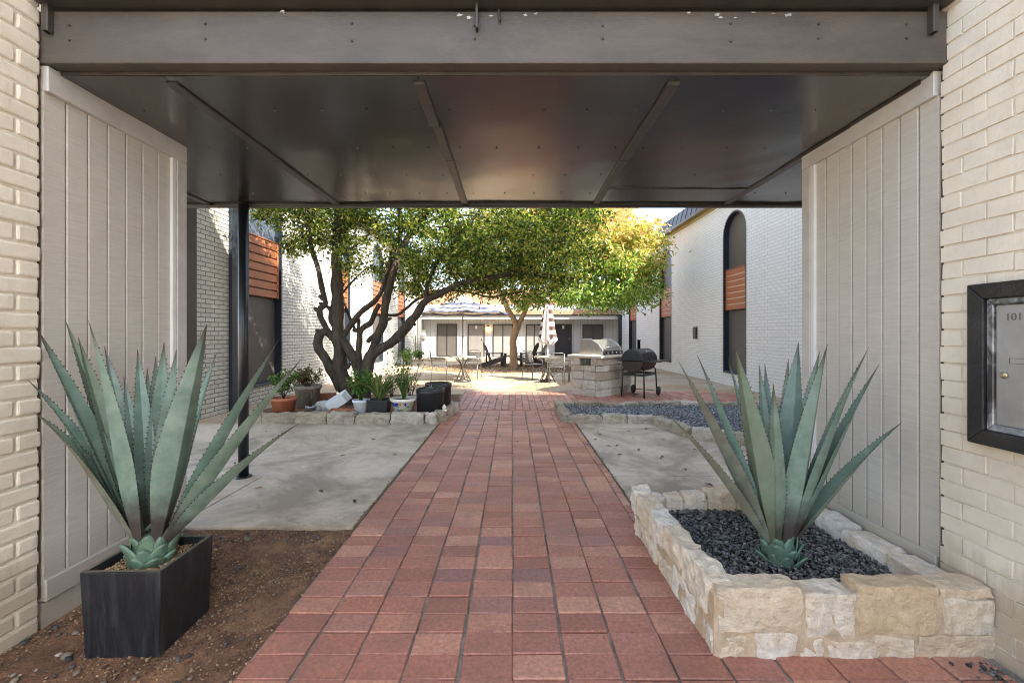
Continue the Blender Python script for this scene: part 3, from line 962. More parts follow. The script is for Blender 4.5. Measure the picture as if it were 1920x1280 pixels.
# porch posts at both ends
for px, lab in ((767, 'grey porch post at the far left corner of the court'), (1163, 'dark porch post at the far right corner of the court')):
    o = MB().box(-.09, .09, -.09, .09, 0, 2.33).box(-.12, .12, -.12, .12, 0, .12).box(-.12, .12, -.12, .12, 2.21, 2.33).build('porch_post', M['galv'] if px < 900 else M['navy'], bevel=.01)
    o.location = ((px - 961) / 800 * 22.8, 22.9, .085)
    if px < 900: o.location.x = max(o.location.x, CL + .12)
    tag(o, lab, 'post', 'porch posts')
rk = MB()
for k in range(7): rk.bar((0, 0, .15 + k * .15), (.28, 0, .15 + k * .15), .02, .02)
rk.bar((0, 0, 0), (0, 0, 1.2), .03, .03); rk.bar((.28, 0, 0), (.28, 0, 1.2), .03, .03)
rk.bar((0, .25, 0), (0, .02, 1.0), .02, .02); rk.bar((.28, .25, 0), (.28, .02, 1.0), .02, .02)
o = rk.build('plant_rack', M['dark_metal']); o.location = (CL + .12, 21.9, .085)
tag(o, 'small black ladder rack at the far left corner of the porch', 'rack')

# ------------------------------------------------------------------ mailbox on right wall
mbx = thing('mailbox', 'grey metal mailbox numbered 101 in a black wooden frame on the right wall', 'mailbox', (XR, 1.66, 1.26))
ya, yb, za, zb = 1.33, 1.922, .915, 1.617
fwid = .10
# mitred frame
def mitre(mb, ya, yb, za, zb, w, x0, x1):
    o_ = [(ya, za), (yb, za), (yb, zb), (ya, zb)]; i_ = [(ya + w, za + w), (yb - w, za + w), (yb - w, zb - w), (ya + w, zb - w)]
    for k in range(4):
        k2 = (k + 1) % 4
        g_ = .0008
        A, B, C_, D_ = [Vector((0, *p)) for p in (o_[k], o_[k2], i_[k2], i_[k])]
        d_ = (B - A).normalized() * g_
        A, B, C_, D_ = A + d_, B - d_, C_ - d_, D_ + d_
        vs = [(x1, v.y, v.z) for v in (A, B, C_, D_)] + [(x0, v.y, v.z) for v in (A, B, C_, D_)]
        mb.add(vs, [(0, 1, 2, 3), (7, 6, 5, 4), (0, 4, 5, 1), (1, 5, 6, 2), (2, 6, 7, 3), (3, 7, 4, 0)])
f_ = MB(); mitre(f_, ya, yb, za, zb, .066, XR - .045, XR + .012); f_.build('wooden_frame', M['mail_frame'], mbx, world=True, bevel=.004, seg=2)
f_ = MB(); mitre(f_, ya + .067, yb - .067, za + .067, zb - .067, .028, XR - .032, XR + .008); f_.build('metal_trim', M['scratched'], mbx, world=True, bevel=.004)
f_ = MB(); f_.box(XR - .022, XR + .006, ya + .096, yb - .096, za + .096, zb - .096); dr = f_.build('door', M['mail_grey'], mbx, world=True, bevel=.003)
ye = yb - .096
f_ = MB(); f_.lathe([(.0, 0), (.013, 0), (.013, .008), (.010, .010), (0, .010)], 16, cap=False); f_.xform(Matrix.Translation((XR - .022, ye - .035, 1.225)) @ Matrix.Rotation(R(-90), 4, 'Y'))
f_.box(XR - .0335, XR - .0322, ye - .0365, ye - .0335, 1.219, 1.231); lk = f_.build('lock', M['brass'], dr); lk.location = -mbx.location
f_ = MB(); mitre(f_, ye - .19, ye - .05, 1.275, 1.298, .0018, XR - .0235, XR - .021); sl_o = f_.build('name_slot', M['engrave'], dr); sl_o.location = -mbx.location
cu = bpy.data.curves.new('digits', 'FONT'); cu.body = '101'; cu.size = .042; cu.extrude = .0008; cu.align_x = 'LEFT'
ob = bpy.data.objects.new('digits', cu); COL.objects.link(ob)
bpy.context.view_layer.update()
me = bpy.data.meshes.new_from_object(ob.evaluated_get(bpy.context.evaluated_depsgraph_get()))
COL.objects.unlink(ob); bpy.data.objects.remove(ob)
me.materials.clear(); me.materials.append(M['engrave'])
# the wall faces -X: text runs from far (left in view) to near
me.transform(Matrix(((0, 0, -1, XR - .0226), (-1, 0, 0, ye - .035), (0, 1, 0, 1.455), (0, 0, 0, 1))))
me.transform(Matrix.Translation(-mbx.location))
no = bpy.data.objects.new('number', me); COL.objects.link(no); no.parent = dr; no.location = (0, 0, 0)


# ------------------------------------------------------------------ stones
def stone(mb, x0, x1, y0, y1, z0, z1, seed, rough=.012, rnd=.25, cuts=5, M4=None):
    bm = bmesh.new()
    bmesh.ops.create_cube(bm, size=2.0)
    bmesh.ops.subdivide_edges(bm, edges=bm.edges[:], cuts=cuts, use_grid_fill=True)
    c = Vector(((x0 + x1) / 2, (y0 + y1) / 2, (z0 + z1) / 2)); h = Vector(((x1 - x0) / 2, (y1 - y0) / 2, (z1 - z0) / 2))
    mn = min(h)
    idx = {}
    vs = []
    for i, v in enumerate(bm.verts):
        p = Vector((v.co.x * h.x, v.co.y * h.y, v.co.z * h.z))
        # round the edges by rnd*min half-size
        r = rnd * mn
        q = Vector([max(-(hh - r), min(hh - r, pp)) for pp, hh in zip(p, h)])
        d = p - q
        if d.length > 1e-6: p = q + d.normalized() * min(r, d.length)
        sd = Vector((seed * 7.31, seed * 3.17, seed * 1.7))
        w = p * 9 + sd
        p += Vector((noise.noise(w), noise.noise(w + Vector((11, 0, 0))), noise.noise(w + Vector((0, 23, 0))))) * rough
        w = p * 30 + sd
        p += Vector((noise.noise(w), noise.noise(w + Vector((11, 0, 0))), noise.noise(w + Vector((0, 23, 0))))) * rough * .55
        p += c
        if M4: p = M4 @ p
        idx[v] = i; vs.append(p)
    fs = [tuple(idx[v] for v in f.verts) for f in bm.faces]
    bm.free()
    mb.add(vs, fs, 0, False)


pl = thing('stone_planter', 'raised limestone planter on the right filled with black pebbles', 'planter', (1.5, 2.4, 0))
st = MB()
YP = 1.845
def sx(px): return (px - 961) / 800 * YP
def sz(py): return EYE - (py - 625) / 800 * YP
front = [(1346, 1505, 1103, 1184), (1511, 1606, 1112, 1196), (1612, 1765, 1103, 1186), (1772, 1866, 1124, 1186), (1766, 1862, 1104, 1120),
         (1350, 1402, 1192, 1234), (1418, 1493, 1188, 1234), (1500, 1545, 1199, 1234), (1552, 1640, 1202, 1234), (1640, 1716, 1194, 1234), (1722, 1868, 1191, 1234)]
for k, (a, b, c_, d_) in enumerate(front):
    stone(st, sx(a), sx(b), YP + random.uniform(-.004, .006), YP + .12, sz(d_) - .005, sz(c_), 10 + k, .012, .12, 11)
# left side: irregular slabs
yy = YP + .07
k = 0
lens = [.30, .26, .22, .30, .12]
for L in lens:
    stone(st, .868 - .002 * k, .985, yy, yy + L - .008, .135 + random.uniform(-.03, .03), .295 + random.uniform(-.012, .006), 40 + k, .02, .2, 8); yy += L; k += 1
yy = YP + .02
for L in [.18, .30, .24, .32, .18]:
    stone(st, .874, .985, yy, yy + L - .01, -.02, .135 + random.uniform(-.03, .02), 60 + k, .02, .2, 8); yy += L; k += 1
# back
xx = .89
for L in [.17, .13, .16, .20, .19, .16, .17]:
    stone(st, xx, min(xx + L - .006, 2.06), 2.94, 3.065, .10, .285 + random.uniform(-.02, .02), 80 + k, .013, .3, 6)
    stone(st, xx, min(xx + L - .006, 2.06), 2.945, 3.065, -.02, .11, 80 + k + 30, .013, .3, 4); xx += L; k += 1
# right, against the siding
yy = 1.98
for L in [.24, .30, .22, .22]:
    stone(st, 1.93, 2.085, yy, yy + L - .004, .0, .262 + random.uniform(-.012, .012), 130 + k, .014, .35, 6); yy += L; k += 1
st.build('stones', M['limestone'], pl, world=True)
mo = MB()
mo.box(.878, 2.07, YP + .007, YP + .11, -.03, .268); mo.box(.878, .975, YP + .112, 2.95, -.03, .255); mo.box(.976, 2.07, 2.952, 3.055, -.03, .25)
mo.build('mortar', M['stone_mortar'], pl, world=True, bevel=.01)
so = MB(); so.box(.97, 2.0, 1.94, 2.96, -.03, .165); so.build('soil', M['potting'], pl, world=True)


def pebbles(name, label, cat, n, region, size, mat, flat=.6, zfun=None, seed=1, sub=1):
    """a layer of loose stones, one mesh"""
    bm = bmesh.new(); bmesh.ops.create_icosphere(bm, subdivisions=sub, radius=1)
    base = np.array([v.co[:] for v in bm.verts]); bf = np.array([[v.index for v in f.verts] for f in bm.faces]); bm.free()
    rg = np.random.default_rng(seed)
    pts = []
    while len(pts) < n:
        p = region(rg)
        if p is not None: pts.append(p)
    pts = np.array(pts)
    nv = len(base)
    s = size[0] + (size[1] - size[0]) * rg.random(n) ** 2
    V = np.empty((n, nv, 3))
    for i in range(n):
        sc = s[i] * np.array([1, rg.uniform(.6, 1), flat * rg.uniform(.7, 1.2)])
        a = rg.uniform(0, 6.28); tl = rg.normal(0, .35)
        v = base * (1 + rg.normal(0, .09, (nv, 1))) * sc
        ca, sa = math.cos(a), math.sin(a); ct, st_ = math.cos(tl), math.sin(tl)
        v = v @ np.array([[1, 0, 0], [0, ct, -st_], [0, st_, ct]]).T @ np.array([[ca, -sa, 0], [sa, ca, 0], [0, 0, 1]]).T
        V[i] = v + pts[i]
    me = bpy.data.meshes.new(name)
    F = (bf[None] + (np.arange(n) * nv)[:, None, None]).reshape(-1, 3)
    me.vertices.add(n * nv); me.vertices.foreach_set('co', V.reshape(-1))
    me.loops.add(F.size); me.loops.foreach_set('vertex_index', F.reshape(-1).astype(np.int32))
    me.polygons.add(len(F)); me.polygons.foreach_set('loop_start', np.arange(0, F.size, 3, dtype=np.int32))
    me.polygons.foreach_set('use_smooth', np.ones(len(F), bool))
    me.update(calc_edges=True); me.validate()
    me.materials.append(mat)
    o = bpy.data.objects.new(name, me); COL.objects.link(o)
    return tag(o, label, cat, kind='stuff')


def reg_planter(rg):
    x, y = rg.uniform(.99, 1.96), rg.uniform(1.95, 2.96)
    return (x, y, .172 + rg.uniform(0, .018) + .02 * noise.noise((x * 4, y * 4, 0)))


pebbles('black_pebbles', 'black pebbles filling the limestone planter on the right', 'gravel', 6500, reg_planter, (.007, .015), M['pebble'], .6, seed=3)


def reg_earth(rg):
    x, y = rg.uniform(-2.25, -1.12), rg.uniform(.9, 3.07)
    d = noise.noise((x * 2.2, y * 2.2, 8))
    if rg.random() > .35 + 1.1 * d + (.25 if x < -1.8 else 0): return None
    return (x, y, -.02 + rg.uniform(-.003, .006) + .012 * noise.noise((x * 3, y * 3, 0)))


pebbles('earth_gravel', 'fine brown gravel scattered over the bare earth on the left', 'gravel', 9000, reg_earth, (.0025, .009), M['gravel_brown'], .6, seed=4)


def reg_big(rg):
    x, y = rg.uniform(-2.25, -1.12), rg.uniform(.9, 3.05)
    if x > -1.8 and rg.random() < .55: return None
    return (x, y, -.014 + .012 * noise.noise((x * 3, y * 3, 0)))


pebbles('loose_stones', 'larger grey and tan stones lying on the bare earth at left', 'stones', 170, reg_big, (.008, .026), M['limestone_grey'] if False else island_mat('loose_stone', [(0, (.03, .03, .032)), (.5, (.09, .085, .08)), (.85, (.2, .16, .12)), (1, (.42, .36, .28))], .8, bs=.3), .55, seed=5)

def reg_grit(rg):
    y = rg.uniform(1.2, 7.7)
    if rg.random() < .5: return (-1.143 + rg.normal(0, .012), y, .002)
    return (.975 + abs(rg.normal(0, .012)), max(y, 3.12), .002)


pebbles('path_grit', 'grit and small stones lodged along both edges of the brick path', 'gravel', 1500, reg_grit, (.002, .008), M['gravel_brown'], .6, seed=14)


def reg_spill(rg):
    a = rg.normal(0, 1, 2)
    return (2.03 - abs(a[0]) * .09, 1.82 - abs(a[1]) * .10, .006)


pebbles('spilled_pebbles', 'few dark pebbles spilled on the bricks at the foot of the right wall', 'gravel', 45, reg_spill, (.006, .013), M['pebble'], .6, seed=12)
# leaf litter on slabs and path
lt = MB()
for k in range(120):
    if k >= 90: p = Vector((random.choice((random.uniform(-3, -1.2), random.uniform(1, 2.2))), random.uniform(3.2, 6.4), .004))
    elif k < 30: p = Vector((random.uniform(-4, 3), random.uniform(4.2, 10), .004))
    elif k < 55: p = Vector((random.uniform(-1.1, .9), random.uniform(5.5, 10), .004))
    else: p = Vector((random.uniform(-4, 3), random.uniform(10.5, 20), .004))
    a = random.uniform(0, 6.28); L = random.uniform(.015, .035) * (1.4 if k >= 55 else 1)
    d = Vector((math.cos(a), math.sin(a), 0)); sd = Vector((-d.y, d.x, 0))
    lt.add([p - d * L, p + sd * L * .45 + Vector((0, 0, .012)), p + d * L + Vector((0, 0, .006)), p - sd * L * .45 + Vector((0, 0, .014))], [(0, 1, 2), (0, 2, 3)])
tag(lt.build('leaf_litter', M['dry_leaf']), 'dry brown leaves scattered over the slabs and brick path', 'leaves', kind='stuff')


# ------------------------------------------------------------------ stone bordered beds
def border(name, label, pts, w, h, seed, mat, cat='stone border', gap=.01):
    """row of rough kerb stones along a polyline"""
    t = thing(name, label, cat, (pts[0][0], pts[0][1], 0))
    mb = MB()
    for (a, b) in zip(pts[:-1], pts[1:]):
        a = Vector((*a, 0)); b = Vector((*b, 0))
        L = (b - a).length; ang = math.atan2(b.y - a.y, b.x - a.x)
        x = 0
        while x < L - .05:
            l = min(random.uniform(.28, .55), L - x)
            if L - x - l < .12: l = L - x
            hh = h * random.uniform(.9, 1.1)
            stone(mb, x + gap / 2, x + l - gap / 2, -w / 2 * random.uniform(.85, 1.15), w / 2 * random.uniform(.85, 1.15), -.03, hh, seed, .026, .35, 7,
                  Matrix.Translation(a) @ Matrix.Rotation(ang, 4, 'Z'))
            seed += 1; x += l
    mb.build('kerb_stones', mat, t, world=True)
    return t


bedA = [(-4.25, 6.68), (-1.18, 6.68), (-1.04, 7.80)]
border('planting_bed', 'grey stone kerb of the potted plant bed under the multi stemmed tree', bedA, .17, .165, 200, M['limestone_grey'])
bs_ = MB(); bs_ = wavy_sheet(-4.3, -1.1, 6.72, 9.3, .075, .08, .025, 2.5)
struct('bed_soil', bs_, M['earth'])
# stone kerb of gravel bed
bedB = [(.86, 8.10), (.86, 6.72), (2.22, 6.68), (2.42, 5.75), (3.3, 5.2), (5.3, 5.2)]
border('gravel_bed', 'pale stone kerb of the blue gravel bed on the right', bedB, .16, .13, 260, M['limestone_grey'])
border('gravel_bed', 'low pale stone kerb along the far side of the blue gravel bed', [(.86, 8.14), (2.0, 8.05), (3.2, 8.2), (4.4, 8.05), (5.4, 8.0)], .15, .11, 300, M['limestone_grey'])
poly = [(.9, 8.1), (.9, 6.74), (2.25, 6.72), (2.45, 5.8), (3.35, 5.25), (5.3, 5.25), (5.4, 8.0)]
fl = MB(); fl.add([(x, y, .035) for x, y in poly], [tuple(range(len(poly)))]); struct('gravel_base', fl, M['gravel_blue'])


def inpoly(x, y):
    c_ = False
    for (x1, y1), (x2, y2) in zip(poly, poly[1:] + poly[:1]):
        if (y1 > y) != (y2 > y) and x < (x2 - x1) * (y - y1) / (y2 - y1) + x1: c_ = not c_
    return c_


def reg_bed(rg):
    x, y = rg.uniform(.9, 4.6), rg.uniform(5.25, 8.1)
    return (x, y, .04 + rg.uniform(0, .012) + .02 * noise.noise((x * 2, y * 2, 0))) if inpoly(x, y) else None


pebbles('blue_gravel', 'blue grey crushed gravel filling the stone edged bed on the right', 'gravel', 13000, reg_bed, (.010, .022), M['gravel_blue'], .6, seed=6)


# mulch around the far tree
def reg_mulch(rg):
    a = rg.uniform(0, 6.28); r = 2.7 * math.sqrt(rg.random())
    r *= 1 + .2 * noise.noise((math.cos(a) * 2, math.sin(a) * 2, 0))
    return (-.1 + r * 1.35 * math.cos(a), 17.4 + r * .85 * math.sin(a), .006 + rg.uniform(0, .01))


pebbles('mulch', 'tan mulch and fallen leaves around the tan barked tree', 'mulch', 5000, reg_mulch, (.02, .05), M['mulch'], .25, seed=8)


# ------------------------------------------------------------------ agaves
def leaf_mesh(B, T, ctrl, wmax, axis, seed):
    """one fleshy leaf: gutter section, toothed margin"""
    N = 26
    mb = MB()
    rg = random.Random(seed)
    cl = []
    for i in range(N + 1):
        t = i / N
        cl.append((1 - t) ** 2 * B + 2 * t * (1 - t) * ctrl + t * t * T)
    rows = []
    prof = lambda t: (.30 + .70 * math.sin(min(t / .42, 1) * math.pi / 2) ** 1.4) * (1 - max(0, (t - .36) / .64) ** 1.5) ** .95
    up = None
    for i in range(N + 1):
        t = i / N
        tan = (cl[min(i + 1, N)] - cl[max(i - 1, 0)]).normalized()
        # inner side faces the plant's axis / sky
        rad = Vector((cl[i].x - axis.x, cl[i].y - axis.y, 0))
        inn = -(rad.normalized() if rad.length > .02 else (Vector((T.x - axis.x, T.y - axis.y, 0)).normalized())) + Vector((0, 0, .55))
        nrm = (inn - tan * inn.dot(tan)).normalized()
        if up is not None: nrm = (nrm * .5 + up * .5); nrm = (nrm - tan * nrm.dot(tan)).normalized()
        up = nrm
        sd = tan.cross(nrm).normalized()
        w = max(wmax * prof(t), .0015)
        depth = w * (.60 - .22 * t)
        th = (.020 * (1 - t) ** 1.2 + .003) * min(1, w / wmax * 1.2)
        row = []
        for u_ in (-1, -.55, 0, .55, 1):
            row.append(cl[i] + sd * (w * u_) + nrm * (depth * (abs(u_) ** 1.1 - .5)))
        for u_ in (.6, 0, -.6):
            row.append(cl[i] + sd * (w * u_) + nrm * (depth * (abs(u_) ** 1.1 - .5) - th))
        rows.append((row, t, sd, nrm, tan, w))
    for cols_, mi in (((0, 1, 2), 0), ((2, 3, 4), 0), ((4, 5, 6), 1), ((6, 7, 0), 1)):
        vs = []; at = []
        for row, t, *_ in rows: vs += [row[c_] for c_ in cols_]; at += [t] * 3
        mb.add(vs, [(i * 3 + k, i * 3 + k + 1, (i + 1) * 3 + k + 1, (i + 1) * 3 + k) for i in range(N) for k in range(2)], mi, True, at)
    mb.add(rows[0][0], [tuple(range(8))], 1, False, [0.0] * 8)
    # marginal teeth
    for sgn, ki in ((-1, 0), (1, 4)):
        t = .16
        while t < .9:
            fi = t * N; i = int(fi); fr = fi - i
            p = rows[i][0][ki].lerp(rows[min(i + 1, N)][0][ki], fr)
            _, _, sd, nrm, tan, w = rows[i]
            L = rg.uniform(.006, .011) * (1.1 - .4 * t)
            q = p + sd * sgn * L + tan * rg.uniform(.0, .006) + nrm * .003
            e = tan * .0045
            mb.add([p - e - sd * sgn * .002, p + e - sd * sgn * .002, q, p - nrm * .003], [(0, 1, 2), (1, 3, 2), (3, 0, 2)], 2)
            t += rg.uniform(.02, .034)
    # tip spine
    tp = rows[-1][0][2]; tan = rows[-1][4]
    return mb


def agave(label, base, zb, leaves, bulb_r):
    t = thing('agave', label, 'agave', base, group='agaves flanking the brick path')
    zb *= .55
    base = Vector(base)
    axis = base.copy()
    for k, (tx, ty, Y, w, bend) in enumerate(leaves):
        T = P(tx, ty, Y)
        d = T - base
        hor = Vector((d.x, d.y, 0))
        B = base + Vector((0, 0, zb)) + (hor.normalized() * .045 if hor.length > .01 else Vector((0, 0, 0)))
        mid = B.lerp(T, .5)
        L = (T - B).length
        # bend>0: leaf starts steeper and arches outwards; <0: recurves up
        perp = Vector((0, 0, 1)) - hor.normalized() * .5
        ctrl = mid + perp.normalized() * L * bend
        lm_ = leaf_mesh(B, T, ctrl, w * 1.26, axis, k + 5)
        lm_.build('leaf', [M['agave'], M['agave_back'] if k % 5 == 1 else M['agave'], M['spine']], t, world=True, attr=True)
    bl = MB()
    bl.lathe([(.03, -.02), (.075, .0), (.092, .04), (.085, .09), (.06, .13), (.03, .15)], 20)
    bl.xform(Matrix.Translation((0, 0, 0)) @ Matrix.Scale(bulb_r / .092, 4))
    core = bl.build('bulb', M['agave_bulb'], t)
    rg = random.Random(3)
    for ring, (z, n, tilt, sc) in enumerate(((-.01, 8, 80, .95), (.035, 7, 55, 1.15), (.075, 6, 30, 1.25))):
        for k in range(n):
            a = 2 * math.pi * (k + .5 * ring) / n + rg.uniform(-.12, .12)
            sm = MB()
            vs = []; N = 6
            for i in range(N + 1):
                s_ = i / N
                ww = .047 * (1 - max(0, (s_ - .35) / .65) ** 1.7) if i < N else .001
                for u_ in (-1, -.5, 0, .5, 1):
                    vs.append((u_ * ww, (1 - abs(u_) ** 1.5) * .030 * (1 - s_ * .6) + .016 * s_ ** 3, s_ * .088))
            fs = [(i * 5 + j, i * 5 + j + 1, (i + 1) * 5 + j + 1, (i + 1) * 5 + j) for i in range(N) for j in range(4)]
            sm.add(vs, fs, 0, True)
            r0 = .072 - .012 * ring
            Mx = Matrix.Rotation(a - math.pi / 2, 4, 'Z') @ Matrix.Translation((0, r0, z)) @ Matrix.Rotation(-R(tilt * rg.uniform(.12, .42)), 4, 'X') @ Matrix.Rotation(rg.uniform(-.2, .2), 4, 'Y') @ Matrix.Scale(sc * rg.uniform(.75, 1.2), 4)
            sm.xform(Matrix.Scale(bulb_r / .092, 4) @ Mx)
            sc_o = sm.build('bulb_scale', M['agave_bulb'], t)
            sol = sc_o.modifiers.new('Solidify', 'SOLIDIFY'); sol.thickness = .006
    return t


BLK = (-1.715, 2.03)
agave('teal green agave with spiny leaves growing in the black square planter', (BLK[0], BLK[1], .322), .12, [
    # tip px, py, tip depth, half width, bend
    (122.6, 601, 2.10, .040, .03), (146, 631, 2.06, .042, .0), (196, 650, 2.32, .035, .04), (258, 655, 2.30, .036, .04), (292, 668, 2.42, .032, .04),
    (308, 641, 2.38, .040, .04), (331, 655, 2.32, .036, .05), (406, 662, 2.36, .036, .05), (524, 635, 2.12, .048, .02), (568, 670, 1.95, .046, .03), (232, 705, 2.26, .030, .03), (352, 700, 2.26, .030, .03), (276, 690, 2.40, .030, .02),
    (561, 793, 2.0, .046, .08), (66, 612, 1.93, .048, .04), (52, 712, 1.88, .038, .10), (62, 771, 1.84, .046, .12),
    (164.6, 598, 1.86, .060, .05), (388, 608, 1.84, .060, .05)], .078)
AGR = (1.435, 2.30)
agave('teal green agave with spiny leaves rising from pebbles in the limestone planter', (AGR[0], AGR[1], .185), .12, [
    (1364, 670, 2.48, .036, .04), (1423, 682, 2.55, .032, .03), (1434, 682, 2.58, .032, .03), (1478, 673, 2.66, .034, .04), (1537, 658, 2.58, .036, .05),
    (1497, 642, 2.40, .062, .02), (1272, 677, 2.16, .046, .02), (1307, 665, 2.26, .040, .02), (1649, 682, 2.16, .044, .04), (1629, 652, 2.10, .052, .06),
    (1692, 791, 2.16, .042, .08), (1243, 768, 2.12, .032, .07), (1380, 658, 2.10, .058, .03), (1450, 719, 2.06, .034, .03), (1552, 645, 2.06, .056, .04)], .082)

# black square planter
bp = thing('square_planter', 'weathered black square planter box holding the left agave', 'planter', (BLK[0], BLK[1], -.02))
hw, hb, H = .172, .160, .38
w_ = MB()
T_ = .022
def ringv(h, z): return [(-h, -h, z), (h, -h, z), (h, h, z), (-h, h, z)]
vs = ringv(hb, 0) + ringv(hw, H) + ringv(hw - T_, H) + ringv(hw - T_ - .004, H - .08)
fs = [(0, 3, 2, 1)]
for r_ in range(3):
    for k in range(4):
        fs.append((r_ * 4 + k, r_ * 4 + (k + 1) % 4, (r_ + 1) * 4 + (k + 1) % 4, (r_ + 1) * 4 + k))
w_.add(vs, fs)
w_.build('box', M['planter_black'], bp, bevel=.004, seg=2)
w_ = MB()
vs = ringv(hw - .003, H + .0015) + ringv(hw - T_ + .003, H + .0015)
w_.add(vs, [(k, (k + 1) % 4, 4 + (k + 1) % 4, 4 + k) for k in range(4)]); w_.build('rim', M['planter_rim'], bp)
w_ = MB(); w_.box(-hw + T_ + .003, hw - T_ - .003, -hw + T_ + .003, hw - T_ - .003, H - .2, H - .040); w_.build('soil', M['potting'], bp)
bp.rotation_euler.z = R(1.5)


def reg_pot(rg):
    x, y = rg.uniform(-.145, .145), rg.uniform(-.145, .145)
    return (BLK[0] + x, BLK[1] + y, -.02 + H - .037 + rg.uniform(-.003, .006))


pebbles('planter_gravel', 'small tan pea gravel inside the black square planter', 'gravel', 1500, reg_pot, (.004, .008),
        island_mat('tan_gravel', [(0, (.14, .075, .03)), (.5, (.33, .20, .09)), (.9, (.50, .38, .24)), (1, (.3, .3, .3))], .7, bs=0), .7, seed=9)


# ------------------------------------------------------------------ foliage
def foliage(name, pts, L, W, mat, parent, cols=None, droop=.25, seed=0, off=None):
    rg = np.random.default_rng(seed)
    n = len(pts)
    pts = np.asarray(pts)
    a = rg.normal(0, 1, (n, 3)); a[:, 2] -= droop; a /= np.linalg.norm(a, axis=1)[:, None]
    r = rg.normal(0, 1, (n, 3)); s = np.cross(a, r); s /= np.linalg.norm(s, axis=1)[:, None]
    nn = np.cross(a, s)
    l = L * rg.uniform(.7, 1.25, (n, 1)); w = W * rg.uniform(.75, 1.2, (n, 1))
    V = np.stack([pts, pts + a * l * .45 + s * w * .5 + nn * w * .15, pts + a * l - nn * w * .1, pts + a * l * .45 - s * w * .5 + nn * w * .15], 1).reshape(-1, 3)
    if off is not None: V = V - np.array(off)
    F = (np.array([[0, 1, 2, 3]]) + 4 * np.arange(n)[:, None])
    me = bpy.data.meshes.new(name)
    me.vertices.add(4 * n); me.vertices.foreach_set('co', V.reshape(-1))
    me.loops.add(4 * n); me.loops.foreach_set('vertex_index', F.reshape(-1).astype(np.int32))
    me.polygons.add(n); me.polygons.foreach_set('loop_start', np.arange(0, 4 * n, 4, dtype=np.int32))
    if cols is not None:
        at = me.attributes.new('col', 'FLOAT_COLOR', 'POINT')
        c = np.concatenate([np.repeat(cols, 4, 0), np.ones((4 * n, 1))], 1)
        at.data.foreach_set('color', c.reshape(-1))
    me.update(calc_edges=True)
    me.materials.append(mat)
    o = bpy.data.objects.new(name, me); COL.objects.link(o)
    o.parent = parent
    return o


def crown_points(lobes, clumps_per, leaves_per, sig, seed, hollow=.35):
    rg = np.random.default_rng(seed)
    out = []; cen = []
    for (cx, cy, cz, rx, ry, rz, wt) in lobes:
        nC = int(clumps_per * wt * rx * ry * rz) + 3
        for _ in range(nC):
            d = rg.normal(0, 1, 3); d /= np.linalg.norm(d)
            r = (hollow + (1 - hollow) * rg.random()) ** .6
            c_ = np.array([cx, cy, cz]) + d * r * np.array([rx, ry, rz])
            cen.append(c_)
            k = int(leaves_per * rg.uniform(.4, 1.5))
            out.append(c_ + rg.normal(0, 1, (k, 3)) * np.array([sig, sig, sig * .6]) * rg.uniform(.6, 1.3))
    return np.concatenate(out), np.array(cen)


# tree 1: multi stemmed, over the planting bed
T1 = Vector((-2.95, 8.05, .08))
tr = thing('multi_stem_tree', 'dark gnarled multi stemmed evergreen tree in the stone edged bed on the left', 'tree', T1)
tk = MB()
def limb(pts, r0, r1, n=10, sub=5, wob=.16):
    P3 = [P(a, b, y) for a, b, y in pts]
    r0 *= .84; r1 *= .9; wob *= 1.45
    m = len(P3); rad = [r0 + (r1 - r0) * (i / (m - 1)) for i in range(m)]
    tk.tube(P3, rad, n, 0, True, wob, sub)
# left group
limb([(668, 772, 8.1), (655, 740, 8.1), (645, 715, 8.1), (637, 690, 8.1), (638, 655, 8.08), (634, 630, 8.05), (632, 600, 8.05), (633, 540, 8.0), (632, 470, 8.0), (636, 400, 7.95), (640, 330, 7.9)], .19, .085)
limb([(640, 728, 8.1), (624, 700, 8.05), (612, 675, 8.0), (598, 655, 8.0), (596, 636, 8.0), (604, 622, 8.0), (618, 626, 8.02), (632, 640, 8.05)], .11, .075)
limb([(622, 630, 8.0), (610, 612, 7.95), (600, 590, 7.9), (601, 578, 7.9), (610, 568, 7.9), (603, 540, 7.9), (597, 505, 7.9), (584, 465, 7.85), (576, 420, 7.8), (577, 380, 7.8)], .075, .04)
limb([(632, 622, 8.05), (620, 600, 8.0), (620, 582, 8.0), (610, 572, 7.95), (598, 568, 7.9)], .06, .025)
limb([(620, 582, 8.0), (626, 560, 8.1), (622, 535, 8.2), (628, 500, 8.25), (640, 450, 8.3)], .04, .02)
limb([(640, 640, 8.05), (654, 618, 8.1), (672, 598, 8.2), (668, 620, 8.2), (650, 580, 8.3), (640, 545, 8.4)], .05, .02)
# right group
limb([(688, 772, 8.0), (682, 740, 8.0), (676, 705, 8.0), (668, 680, 8.0), (652, 652, 8.02), (640, 634, 8.05)], .15, .09)
limb([(684, 775, 7.9), (682, 740, 7.9), (686, 705, 7.9), (690, 680, 7.9), (700, 662, 7.9), (730, 645, 7.85), (752, 625, 7.8), (768, 605, 7.75), (784, 585, 7.7), (797, 565, 7.65), (830, 548, 7.6), (872, 528, 7.5), (930, 518, 7.5), (985, 512, 7.5), (1040, 520, 7.5)], .15, .035)
limb([(690, 690, 7.9), (697, 665, 7.9), (706, 635, 7.95), (718, 605, 8.0), (722, 575, 8.0), (728, 545, 8.0), (738, 510, 8.0), (752, 470, 8.0), (775, 430, 8.0), (805, 392, 8.0), (830, 340, 8.0)], .11, .055)
limb([(676, 700, 7.95), (672, 670, 8.0), (674, 640, 8.05), (677, 618, 8.1), (695, 605, 8.15), (702, 588, 8.2), (712, 570, 8.2)], .075, .045)
